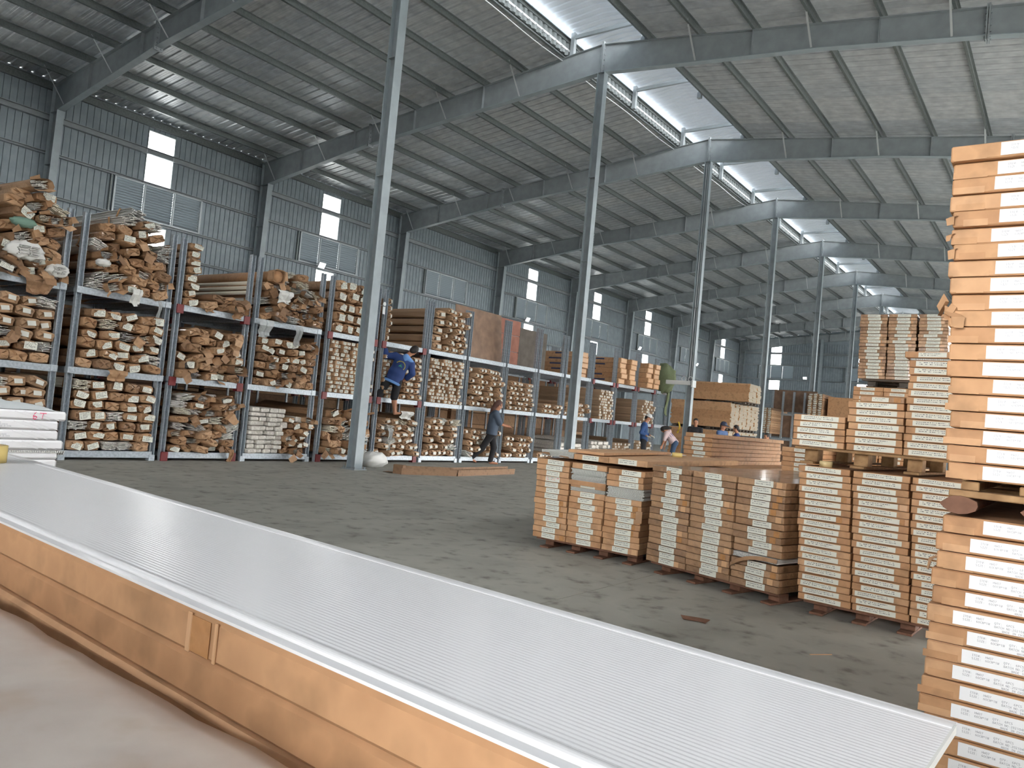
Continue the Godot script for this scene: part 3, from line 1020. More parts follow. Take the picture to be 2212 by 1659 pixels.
func rack_unit(i: int, lev: int) -> void:
	var za: float = racks[i][0]
	var zb: float = racks[i][1]
	var w: float = za - zb
	var y0: float = [0.0, 1.31, 2.53][lev]
	var dy: float = DECK[lev] - y0
	var hgt: float = POST_TOP[lev] - y0
	var red := i in RED_UNITS
	var o := thing("storage_rack", "galvanised %sstacking rack, %s tier of the %s column of racks along the hall" % ["red-footed " if red else "", WHERE[lev], ORD[i]], "rack", Vector3(RX, y0, (za + zb) * 0.5), 0.0, "stacking racks")
	var deep := 2.5
	for x in [-0.04, -deep]:
		for s in [-1, 1]:
			# U-channel post, open to the front
			var st := Shape.new()
			var p := PackedVector2Array([Vector2(-0.04, -0.045), Vector2(0.04, -0.045), Vector2(0.04, 0.035), Vector2(0.034, 0.035), Vector2(0.034, -0.039), Vector2(-0.034, -0.039), Vector2(-0.034, 0.035), Vector2(-0.04, 0.035)])
			st.extrude(p, Vector3.ZERO, Vector3(0, hgt, 0), Vector3.BACK, Vector3.RIGHT)
			part("post", st.mesh() if not cache.has(["post", lev]) else cache[["post", lev]], M.rack, o, tf(Vector3(x, 0, s * (w * 0.5 - 0.045))))
			if red:
				part("foot", box_mesh(Vector3(0.13, 0.15, 0.12), 0.004), M.red, o, tf(Vector3(x, dy - 0.075, s * (w * 0.5 - 0.07))))
			else:
				part("foot", box_mesh(Vector3(0.11, 0.1, 0.1), 0.004), M.rack, o, tf(Vector3(x, 0.05, s * (w * 0.5 - 0.05))))
	for x in [-0.02, -deep]:
		part("beam", box_mesh(Vector3(0.05, 0.105, w - 0.1), 0.004), M.rack, o, tf(Vector3(x, dy - 0.0525, 0)))
	for s in [-1, 1]:
		part("side_rail", box_mesh(Vector3(deep - 0.1, 0.08, 0.05)), M.rack, o, tf(Vector3(-deep * 0.5 - 0.02, dy - 0.045, s * (w * 0.5 - 0.06))))
	for j in 3:
		part("deck_bar", box_mesh(Vector3(deep - 0.1, 0.05, 0.06)), M.rack, o, tf(Vector3(-deep * 0.5 - 0.02, dy - 0.03, (j - 1) * w * 0.25)))
	# slim inner posts at mid-depth
	for s in [-1, 1]:
		part("inner_post", box_mesh(Vector3(0.04, hgt - dy, 0.045), 0.003), M.rack, o, tf(Vector3(-deep, dy + (hgt - dy) * 0.5, s * (w * 0.5 - 0.3))))

# kind: P parcels, S strips, C long cartons, W white packs; mess 0..1
func stock_bay(i: int, lev: int, mix: String, cw: float, ch: float, fill: float, mess: float, from := 0.0, to := 1.0, heap := 0.0) -> void:
	var za: float = racks[i][0] - 0.1
	var zb: float = racks[i][1] + 0.1
	var a := lerpf(za, zb, from)
	var b := lerpf(za, zb, to)
	var w := a - b
	var n := maxi(1, int(round(w / cw)))
	var rows := maxi(1, int(round(fill / ch)))
	var shelf := "%s shelf, %s rack" % [WHERE[lev], ORD[i]]
	for r in rows + int(ceil(heap / ch)):
		var nn := n
		if r >= rows:
			nn = maxi(1, int(n * (1.0 - float(r - rows + 1) / (ceil(heap / ch) + 1.0)) + 0.5))
		for c in nn:
			var cellw := w / n
			var off := (n - nn) * cellw * 0.5 + (cellw * 0.5 * mess if r % 2 == 1 and nn > 2 and c < nn - 1 else 0.0)
			var z := a - cellw * (c + 0.5) - off + rnd(-0.03, 0.03) * mess
			var y: float = DECK[lev] + ch * (r + 0.5) + rnd(-0.012, 0.012) * mess
			var roll := rnd(-0.45, 0.45) * mess
			var yaw := rnd(-0.05, 0.05) * mess
			var x := RX + rnd(-0.06, 0.14) * (0.4 + mess)
			var kind := mix[rng.randi() % mix.length()]
			var place := "%s along %s row up, %s" % [ORD[mini(c, 24)], ORD[mini(r, 24)], shelf]
			var hh := ch * rnd(0.86, 1.02)
			var ww := cellw * rnd(0.86, 1.0)
			match kind:
				"P", "O", "L", "F":
					var look: int = {"P": 0, "O": 1, "L": 2, "F": 3}[kind]
					var words: String = ["taped kraft parcel", "torn-open kraft parcel", "kraft parcel with white label", "ragged kraft parcel with flaps"][look]
					if n_paper < 300 and i < 11:
						paper_bundle(Vector3(x, y, z), hh, ww, roll, yaw, look, words + ", " + place, "kraft parcels in the racks", rnd(-0.03, 0.03) * mess)
					else:
						heap_piece("P", tf(Vector3(x, y, z), sbasis(roll, yaw, 1.0, hh, ww)))
				"S":
					strip_bundle(Vector3(x, y, z), hh * 0.95, ww, roll, yaw, "bare white moulding bundle, " + place, "moulding bundles in the racks")
				"C":
					if n_small < 300:
						n_small += 1
						small_carton(Vector3(x, y, z), hh, ww, roll * 0.6, yaw, "slim labelled carton, " + place, "slim cartons in the racks")
					else:
						heap_piece("C", tf(Vector3(x, y, z), sbasis(roll * 0.6, yaw, 1.0, hh, ww)))
				"W":
					white_pack(Vector3(x, y, z), hh, ww, roll * 0.4, "white sleeved moulding pack%s, " % ("" if cw > 0.18 else " with loose end") + place, "white packs in the racks")

func heap_piece(kind: String, t: Transform3D) -> void:
	if not heap_nodes.has(kind):
		heap_nodes[kind] = []
	heap_nodes[kind].append(t)

func flush_heaps() -> void:
	for kind in heap_nodes:
		var list: Array = heap_nodes[kind]
		var mm := MultiMesh.new()
		mm.transform_format = MultiMesh.TRANSFORM_3D
		mm.use_colors = true
		var m := mat(Color.WHITE, 0.75)
		m.vertex_color_use_as_albedo = true
		var am: ArrayMesh
		if kind == "P":
			am = parcel_mesh(290, 2.4, false, 0.5)
		else:
			var st := Shape.new()
			st.cbox(Vector3(-1.2, 0, 0), Vector3(2.4, 1, 1), 0.05)
			am = st.mesh()
		am.surface_set_material(0, m)
		var lb := Shape.new()
		lb.box(Vector3(0.045 if kind == "P" else 0.01, 0, 0), Vector3(0.01, 0.45 if kind == "P" else 0.65, 0.4 if kind == "P" else 0.65), Basis(Vector3.RIGHT, 0.1))
		am.add_surface_from_arrays(Mesh.PRIMITIVE_TRIANGLES, lb.mesh().surface_get_arrays(0))
		am.surface_set_material(1, M.far_label)
		mm.mesh = am
		mm.instance_count = list.size()
		for i in list.size():
			mm.set_instance_transform(i, list[i])
			var g := rnd(0.7, 1.05)
			mm.set_instance_color(i, Color(0.42 * g, 0.265 * g, 0.155 * g) if kind == "P" else Color(0.48 * g, 0.33 * g, 0.21 * g))
		var o := MultiMeshInstance3D.new()
		o.name = "parcel_heap" if kind == "P" else "carton_heap"
		o.multimesh = mm
		add_child(o)
		tag(o, "remaining kraft parcels heaped in the far racks" if kind == "P" else "remaining slim cartons in the far racks", "parcels" if kind == "P" else "cartons", "", "stuff")

func sack(called: String, p: Vector3, s: Vector3, seed_: int, label: String, category: String, m: Material, mouth := false) -> Node3D:
	var f := FastNoiseLite.new()
	f.seed = seed_
	f.frequency = 1.3 if mouth else 1.8
	f.fractal_octaves = 3
	var st := Shape.new()
	var nu := 20
	var nv := 12
	var g := []
	for j in nv + 1:
		var row := []
		for i in nu:
			var th := PI * j / nv
			var ph := TAU * i / nu
			var d := Vector3(sin(th) * cos(ph), cos(th), sin(th) * sin(ph))
			var k := 1.0 + (0.45 if mouth else 0.3) * f.get_noise_3dv(d * 1.4)
			if mouth and d.x > 0.7:
				k *= 0.75
			row.append(d * s * 0.5 * k)
		g.append(row)
	for j in nv:
		for i in nu:
			var i2 := (i + 1) % nu
			var mid: Vector3 = g[j][i] + g[j + 1][i2]
			st.quad(g[j][i], g[j][i2], g[j + 1][i2], g[j + 1][i], mid)
	if not mouth:
		var o := part(called, st.soft(), m, self, tf(p))
		tag(o, label, category)
		return o
	var o2 := thing(called, label, category, p)
	part("bag", st.soft(), m, o2)
	part("moulding_strips", pick(bunches), M.strips[1], o2, tf(Vector3(s.x * 0.5, 0, 0), Basis(Vector3(0.3, 0, 0), Vector3(0, s.y * 0.6, 0), Vector3(0, 0, s.z * 0.6)))).set_meta("kind", "stuff")
	return o2

# a hanging scrap of film or paper: a rippled strip
func rag(called: String, p: Vector3, w: float, h: float, seed_: int, label: String, category: String, m: Material) -> void:
	var r := RandomNumberGenerator.new()
	r.seed = seed_
	var st := Shape.new()
	var nu := 5
	var nv := 6
	var g := []
	for j in nv + 1:
		var row := []
		for i in nu + 1:
			var k := 1.0 - 0.5 * float(j) / nv * r.randf()
			row.append(Vector3(0.03 * sin(i * 2.1 + seed_) + 0.02 * r.randf() + 0.04 * sin(j * 1.1), -h * j / nv * (1.0 - 0.2 * r.randf() * float(j == nv)), w * (0.5 - float(i) / nu) * k))
		g.append(row)
	for j in nv:
		for i in nu:
			st.quad(g[j][i], g[j][i + 1], g[j + 1][i + 1], g[j + 1][i], Vector3.RIGHT)
			var o := Vector3(-0.002, 0, 0)
			st.quad(g[j][i] + o, g[j][i + 1] + o, g[j + 1][i + 1] + o, g[j + 1][i] + o, Vector3.LEFT)
	tag(part(called, st.mesh(), m, self, tf(p)), label, category)

func ply_sheet(p: Vector3, size: Vector3, b: Basis, label: String, m: Material, seams: Array) -> void:
	var o := thing("plywood_sheet", label, "plywood", p)
	var h := size.y
	var cuts := [-h * 0.5] + seams + [h * 0.5]
	for i in cuts.size() - 1:
		var hh: float = cuts[i + 1] - cuts[i] - 0.012
		part("board", box_mesh(Vector3(size.x, hh, size.z), 0.004), m, o, tf(b * Vector3(0, (cuts[i] + cuts[i + 1]) * 0.5, 0), b))

func build_racks() -> void:
	for i in racks.size():
		for lev in 3:
			if i == 14 and lev == 2:
				pass
			rack_unit(i, lev)
	# rack by rack, nearest first                 mix        cw    ch    fill  mess
	stock_bay(1, 0, "LLLLPPSLL", 0.27, 0.155, 1.08, 0.25)
	stock_bay(1, 1, "LLPLOSPL", 0.28, 0.155, 0.93, 0.6)
	stock_bay(1, 2, "PPOSSOPLFS", 0.26, 0.15, 0.9, 0.9, 0.0, 1.0, 0.35)
	stock_bay(2, 0, "OSOPSSFPL", 0.23, 0.125, 0.98, 1.0)
	stock_bay(2, 1, "PLOPLPSF", 0.26, 0.145, 0.88, 0.9)
	stock_bay(2, 2, "L", 0.27, 0.135, 1.08, 0.25, 0.02, 0.22)
	stock_bay(2, 2, "POF", 0.26, 0.13, 0.26, 0.9, 0.24, 0.95)
	stock_bay(3, 0, "W", 0.17, 0.085, 0.86, 0.25, 0.0, 0.55)
	stock_bay(3, 0, "LPLOPW", 0.2, 0.12, 0.75, 0.9, 0.55, 1.0)
	stock_bay(3, 1, "LPLPPLO", 0.24, 0.15, 0.92, 0.5)
	stock_bay(3, 2, "PSOFSPO", 0.26, 0.14, 0.72, 1.0, 0.0, 1.0, 0.2)
	stock_bay(4, 2, "L", 0.3, 0.215, 1.07, 0.08, 0.0, 0.95)
	stock_bay(4, 1, "C", 0.13, 0.082, 1.06, 0.25)
	stock_bay(4, 0, "POPSF", 0.26, 0.15, 0.93, 0.9)
	stock_bay(0, 2, "PPOSSOPLF", 0.28, 0.155, 1.1, 0.9, 0.25, 1.0, 0.2)
	stock_bay(0, 1, "LOPSLLP", 0.28, 0.16, 0.98, 0.5, 0.3, 1.0)
	stock_bay(0, 0, "OPSF", 0.28, 0.15, 0.98, 0.9, 0.3, 1.0)
	stock_bay(5, 0, "OLSPFOL", 0.24, 0.135, 0.78, 0.9)
	stock_bay(5, 1, "C", 0.14, 0.085, 1.0, 0.4, 0.0, 0.45)
	stock_bay(5, 1, "LLP", 0.22, 0.14, 0.98, 0.4, 0.47, 1.0)
	stock_bay(5, 2, "P", 0.24, 0.16, 0.9, 0.1, 0.0, 0.08)
	stock_bay(6, 2, "PLL", 0.26, 0.19, 0.98, 0.2, 0.0, 0.3)
	stock_bay(6, 2, "LLPFP", 0.22, 0.15, 1.02, 0.7, 0.32, 1.0)
	stock_bay(6, 1, "C", 0.115, 0.08, 1.02, 0.4)
	stock_bay(6, 0, "LOLLSP", 0.26, 0.15, 0.9, 0.7)
	stock_bay(7, 1, "PLFPLL", 0.2, 0.14, 0.95, 0.8)
	stock_bay(7, 0, "LOSLF", 0.22, 0.14, 0.75, 0.9)
	stock_bay(8, 1, "LLPL", 0.24, 0.13, 0.8, 0.3)
	stock_bay(8, 0, "LOF", 0.23, 0.14, 0.6, 0.9)
	stock_bay(9, 1, "OL", 0.26, 0.14, 0.28, 0.6)
	stock_bay(9, 0, "L", 0.28, 0.16, 0.2, 0.5)
	stock_bay(10, 1, "OPF", 0.22, 0.14, 0.4, 0.9)
	stock_bay(10, 0, "W", 0.16, 0.11, 0.45, 0.6)
	stock_bay(11, 1, "C", 0.12, 0.085, 0.95, 0.3, 0.35, 1.0)
	stock_bay(11, 0, "WW", 0.16, 0.11, 0.5, 0.7)
	stock_bay(12, 0, "C", 0.13, 0.09, 0.5, 0.5)
	stock_bay(13, 0, "C", 0.13, 0.09, 0.6, 0.6)
	stock_bay(13, 1, "C", 0.13, 0.09, 0.8, 0.4, 0.3, 1.0)
	# long cartons with dark printing lying full length in the far top shelves
	for r in 5:
		for c in 5:
			var rack_no: int = [11, 12, 12, 13, 13][c]
			var z: float = [-20.95, -22.45, -23.0, -24.0, -24.5][c] - 0.0
			var ww: float = 0.42
			if r == 4 and c > 2:
				ww = 0.36
			var p := Vector3(RX + [-0.5, 0.1, 0.15, 0.3, 0.35][c] + rnd(-0.05, 0.05), 2.63 + 0.17 * (r + 0.5), z)
			var o := thing("printed_carton", "long brown carton with blue print, %s up, top shelf, %s rack%s" % [ORD[r], ORD[rack_no], ", inner column" if c in [2, 4] else ""], "carton", p, 0.0, "long printed cartons")
			part("carton_body", box_mesh(Vector3(2.5, 0.163, ww), 0.006), pick(M.carton), o, tf(Vector3(-1.25, 0, 0)))
			part("printing", box_mesh(Vector3(0.5, 0.05, 0.002)), M.blue_print, o, tf(Vector3(-0.9 + rnd(-0.3, 0.3), 0.03, ww * 0.5 + 0.001)))
			part("end_flap", box_mesh(Vector3(0.004, 0.12, ww * 0.8)), M.tape_light, o, tf(Vector3(0.002, 0, 0)))
	# netted bale at the end of the racks
	var nb := sack("netted_bale", Vector3(RX - 0.1, 3.1, -25.8), Vector3(1.1, 1.1, 0.75), 5, "mottled green netting bale on the end rack's top shelf", "bale", M.camo)
	rag("hanging_net", Vector3(RX + 0.12, 2.75, -25.9), 0.3, 1.1, 8, "ragged green net tail hanging off the end rack", "net", M.camo)
	# sheets of board standing in the racks
	ply_sheet(Vector3(RX - 0.35, 3.28, -15.35), Vector3(1.9, 1.3, 0.02), Basis(Vector3.UP, PI / 2) * Basis(Vector3.RIGHT, -0.12), "large brown plywood sheet leaning on the top shelf beside the parcels", M.plywood, [])
	ply_sheet(Vector3(RX - 0.75, 3.3, -16.9), Vector3(1.5, 1.3, 0.03), Basis(Vector3.UP, PI / 2), "reddish plywood boards standing behind rack posts, top shelf", M.plywood_red, [-0.24, 0.22])
	ply_sheet(Vector3(RX - 0.75, 3.22, -18.35), Vector3(1.4, 1.15, 0.03), Basis(Vector3.UP, PI / 2), "dark brown board standing on the top shelf past the red plywood", M.plywood_dark, [])
	# rolls and tubes lying across the third rack's neighbours
	var ro := thing("paper_tube", "thick kraft roll with a crumpled end lying high among the parcels", "roll", Vector3(RX + 0.1, 3.45, -8.75))
	var st := Shape.new()
	st.tube([Vector3(0, 0, 0), Vector3(-0.2, 0, 0), Vector3(-2.6, 0, 0.02)], 0.11, 14)
	part("roll", st.soft(), M.carton[0], ro)
	part("crumpled_end", opens[2], M.kraft[0], ro, tf(Vector3(0.05, 0, 0), Basis(Vector3(0.08, 0, 0), Vector3(0, 0.25, 0), Vector3(0, 0, 0.25))))
	for k in 3:
		var s2 := Shape.new()
		s2.tube([Vector3(-0.4, 0, 0), Vector3(-2.6, 0, 0)], 0.035, 8)
		tag(part("pale_tube", s2.soft(), M.strips[3], self, tf(Vector3(RX, 3.3 - 0.09 * k, -8.5))), "pale plastic tube lying under the kraft roll, %s from the top" % ORD[k], "tube", "pale tubes")
	# sacks and loose film
	sack("white_sack", Vector3(RX + 0.16, 2.96, -4.5), Vector3(0.3, 0.25, 0.5), 11, "open white woven sack full of mouldings on the top shelf", "sack", M.sack, true)
	sack("white_sack", Vector3(RX + 0.17, 2.77, -4.93), Vector3(0.25, 0.18, 0.3), 12, "small open white sack beside the torn cardboard, first rack top", "sack", M.sack, true)
	sack("white_sack", Vector3(RX + 0.2, 3.02, -5.55), Vector3(0.2, 0.12, 0.22), 13, "white sleeve bundle at the post of the second rack's top shelf", "sack", M.sack, false)
	rag("white_bag", Vector3(RX + 0.2, 2.72, -6.1), 0.2, 0.28, 14, "white plastic bag hanging over the second rack's top beam", "bag", M.sack)
	rag("white_bag", Vector3(RX + 0.22, 3.2, -8.85), 0.34, 0.26, 15, "draped white cloth bag among torn parcels under the kraft roll", "bag", M.sack)
	sack("green_sack", Vector3(RX + 0.12, 3.36, -4.45), Vector3(0.2, 0.14, 0.34), 16, "crumpled green sack wedged among heaped parcels, top shelf", "sack", M.green_sack, false)
	rag("plastic_film", Vector3(RX + 0.09, 2.62, -8.6), 0.28, 0.34, 17, "torn clear film hanging from the top beam by the fourth rack's post", "film", M.film)
	rag("plastic_film", Vector3(RX + 0.09, 2.6, -9.35), 0.16, 0.42, 18, "long clear film strip hanging from the top beam of the fourth rack", "film", M.film)
	rag("plastic_film", Vector3(RX + 0.09, 2.6, -6.55), 0.06, 0.42, 19, "narrow film tail hanging below the second rack's top shelf", "film", M.film)
	rag("plastic_film", Vector3(RX + 0.09, 0.75, -12.05), 0.2, 0.5, 20, "crumpled film hanging in front of parcels behind the ridge column", "film", M.film)
	rag("plastic_film", Vector3(RX + 0.09, 1.15, -12.5), 0.4, 0.2, 22, "twisted white film lying under the climbing worker's feet", "film", M.sack)
	rag("torn_cardboard", Vector3(RX + 0.09, 1.42, -6.0), 0.28, 0.2, 23, "loose cardboard flap sagging over the second rack's middle beam", "cardboard", M.kraft[0])
	rag("torn_cardboard", Vector3(RX + 0.09, 2.66, -4.75), 0.4, 0.3, 24, "wide torn cardboard drooping below the first rack's top load", "cardboard", M.kraft[2])
	rag("torn_cardboard", Vector3(RX + 0.09, 0.22, -8.15), 0.1, 0.3, 25, "narrow cardboard tongue hanging to the floor, third rack", "cardboard", M.kraft[0])
	rag("torn_cardboard", Vector3(RX + 0.09, 2.75, -7.45), 0.24, 0.2, 26, "split carton end with splayed flaps, third rack's top shelf", "cardboard", M.kraft[3])
	rag("torn_cardboard", Vector3(RX + 0.09, 2.72, -8.0), 0.24, 0.22, 27, "square cardboard flaps dangling beside the red rack foot", "cardboard", M.kraft[3])
	# small tag on a rack post by the ridge column
	var tg := thing("post_tag", "small white disc and card hanging on a rack post beside the ridge column", "tag", Vector3(RX + 0.03, 3.3, -11.56))
	st = Shape.new()
	st.tube([Vector3(0, 0.12, 0), Vector3(0.012, 0.12, 0)], 0.045, 14)
	part("disc", st.mesh(), M.white_paint, tg)
	part("card", box_mesh(Vector3(0.004, 0.16, 0.07)), M.white_paint, tg, tf(Vector3(0.006, -0.02, 0.0)))
	# block loads standing behind the racks
	for i in 8:
		var za := -4.2 - 2.85 * i
		var o := thing("back_load", "brown carton load standing in the dark behind the racks, %s along the hall" % ORD[i], "pallet load", Vector3(-17.0, 0, za - 1.35), 0.0, "carton loads behind the racks")
		for r in 8:
			part("carton_layer", box_mesh(Vector3(2.2, 0.37, 2.72), 0.01), M.kraft[(i + r) % 5], o, tf(Vector3(rnd(-0.02, 0.02), 0.29 + 0.38 * r, 0)))
		for x in [-0.9, 0.0, 0.9]:
			part("runner", box_mesh(Vector3(0.12, 0.1, 2.6)), M.wood, o, tf(Vector3(x, 0.05, 0)))
	flush_heaps()

# ---------------------------------------------------------------- flat cartons on pallets
func text_mesh(s: String, px: float, sz := 32) -> TextMesh:
	var key := ["text", s, px]
	if not cache.has(key):
		var t := TextMesh.new()
		var f := SystemFont.new()
		f.font_names = PackedStringArray(["Droid Sans Mono"])
		t.font = f
		t.font_size = sz
		t.text = s
		t.pixel_size = px
		t.depth = 0.0
		t.curve_step = 4.0
		t.horizontal_alignment = HORIZONTAL_ALIGNMENT_LEFT
		t.vertical_alignment = VERTICAL_ALIGNMENT_TOP
		cache[key] = t
	return cache[key]

# frame: origin at the front lower corner, x to the right along the front, y up, z towards the viewer
func flat_carton(fr: Transform3D, x: float, y: float, w: float, h: float, d: float, lab: Array, label: String, group: String, look := 0, near := false, called := "flat_carton") -> Node3D:
	var o := thing(called, label, "carton", Vector3.ZERO, 0.0, group)
	o.transform = fr * tf(Vector3(x + w * 0.5, y, rnd(-0.012, 0.014)), Basis(Vector3.UP, rnd(-0.006, 0.006)))
	var m: Material = pick(M.carton) if look == 0 else pick(M.taped)
	var st := Shape.new()
	# body with a slightly sagging lid edge: tray and lid
	st.cbox(Vector3(0, h * 0.5, -d * 0.5), Vector3(w - 0.004, h - 0.003, d), 0.004)
	part("carton_body", box_mesh(Vector3(snappedf(w - 0.004, 0.001), snappedf(h - 0.003, 0.001), d), 0.004), m, o, tf(Vector3(0, h * 0.5, -d * 0.5)))
	if lab.size():
		var lx: float = -w * 0.5 + lab[0] + rnd(-0.012, 0.012) * (1.0 if not near else 0.4)
		var lw: float = lab[1]
		var lh: float = minf(lab[2], h - 0.006)
		if near:
			var at := tf(Vector3(lx + lw * 0.5, h * 0.5 + 0.001, 0.0012), Basis(Vector3.BACK, rnd(-0.012, 0.012)))
			var slip := part("paper_label", box_mesh(Vector3(lw, lh, 0.0008)), M.blank_label, o, at)
			for t in [["ITEM:  HW07\nSIZE:  60CM*1M", 0.028, 0.012], ["QTY:  6PCS\nBATCH NO:20210408\n    MADE IN CHINA", 0.115, 0.007]]:
				part("print", text_mesh(t[0], 0.00028, 32), M.print, slip, tf(Vector3(-lw * 0.5 + t[1], t[2] + 0.003, 0.0006)))
		else:
			var kl := ["pl", snappedf(lw, 0.005), snappedf(lh, 0.002), rng.randi() % 3]
			if not cache.has(kl):
				var l := Shape.new()
				var a := kl[1] * 0.5 as float
				var b := kl[2] * 0.5 as float
				l.page(Vector3(-a, b, 0), Vector3(a, b, 0), Vector3(a, -b, 0.001), Vector3(-a, -b, 0.001))
				cache[kl] = l.mesh()
			part("paper_label", cache[kl], lab[3] if lab.size() > 3 else pick(M.label_wide), o, tf(Vector3(lx + lw * 0.5, h * 0.5, 0.0025), Basis(Vector3.BACK, rnd(-0.02, 0.02))))
	if rng.randf() < (0.45 if look == 1 else 0.2):
		part("sealing_tape", box_mesh(Vector3(0.05, h - 0.008, 0.001)), M.tape if rng.randf() < 0.6 else M.tape_light, o, tf(Vector3(w * 0.5 - rnd(0.035, 0.1), h * 0.5, 0.001)))
	if near:
		part("end_flap", box_mesh(Vector3(rnd(0.07, 0.11), h * 0.4, 0.0012)), pick(M.carton), o, tf(Vector3(-w * 0.5 + rnd(0.04, 0.07), h * 0.24, 0.0006)))
	return o

func hollow_mesh(w: float, t: float, d: float) -> ArrayMesh:
	var key := ["hollow", w, t, d]
	if not cache.has(key):
		var st := Shape.new()
		st.box(Vector3(0, t * 0.5 - 0.0007, -d * 0.5), Vector3(w, 0.0014, d))
		st.box(Vector3(0, -t * 0.5 + 0.0007, -d * 0.5), Vector3(w, 0.0014, d))
		var n := int(w / 0.012)
		for i in n + 1:
			st.box(Vector3(-w * 0.5 + w * i / n, 0, -d * 0.5), Vector3(0.0042, t - 0.0028, d))
		st.box(Vector3(0, 0, -0.014), Vector3(w, t, 0.004))
		cache[key] = st.mesh()
	return cache[key]

func hollow_panels(fr: Transform3D, x: float, y: float, w: float, h: float, d: float, what: String, group: String) -> void:
	var n := maxi(1, int(round(h / 0.0125)))
	for i in n:
		var o := thing("hollow_panel", "bare hollow-core panel, %s up, %s" % [ORD[mini(i, 24)], what], "panel", Vector3.ZERO, 0.0, group)
		o.transform = fr * tf(Vector3(x + w * 0.5 + rnd(-0.01, 0.01), y + h * (i + 0.5) / n, rnd(-0.02, 0.02)), Basis(Vector3.UP, rnd(-0.008, 0.008)))
		part("cored_sheet", hollow_mesh(snappedf(w - 0.02, 0.01), 0.0118, d), M.core, o)

func pallet(fr: Transform3D, x: float, y: float, w: float, d: float, h: float, label: String, m: Material) -> void:
	var o := thing("wooden_pallet", label, "pallet", Vector3.ZERO, 0.0, "wooden pallets")
	o.transform = fr
	var nb := maxi(3, int(round(w / 0.42)) + 1)
	for i in nb:
		for j in 4:
			part("block", box_mesh(Vector3(0.1, h - 0.04, 0.14), 0.004), m, o, tf(Vector3(x + 0.12 + (w - 0.24) * i / (nb - 1), y + (h - 0.04) * 0.5 + 0.018, -0.2 - (d - 0.34) * j / 3.0)))
	for j in 4:
		part("deck_board", box_mesh(Vector3(w - 0.04, 0.02, 0.12), 0.003), m, o, tf(Vector3(x + w * 0.5, y + h - 0.011, -0.09 - (d - 0.2) * j / 3.0)))
	for i in nb:
		part("bottom_board", box_mesh(Vector3(0.1, 0.018, d - 0.04), 0.003), m, o, tf(Vector3(x + 0.12 + (w - 0.24) * i / (nb - 1), y + 0.009, -d * 0.5)))

func frame(a: Vector3, b: Vector3) -> Transform3D:
	var x := (b - a)
	x.y = 0
	x = x.normalized()
	return Transform3D(Basis(x, Vector3.UP, x.cross(Vector3.UP)), Vector3(a.x, 0, a.z))

func column(fr: Transform3D, x: float, y0: float, w: float, rows: int, h: float, d: float, lab: Array, place: String, group: String, look := 0, lean := 0.0, skip := {}) -> void:
	for r in rows:
		if skip.has(r):
			continue
		var l := lab.duplicate()
		if l.size(): l[0] += rnd(-0.02, 0.02)
		flat_carton(fr, x + rnd(-0.006, 0.006) + lean * r, y0 + h * r, w - 0.006, h, d, l, "flat brown carton, %s up, %s" % [ORD[r], place], group, look)

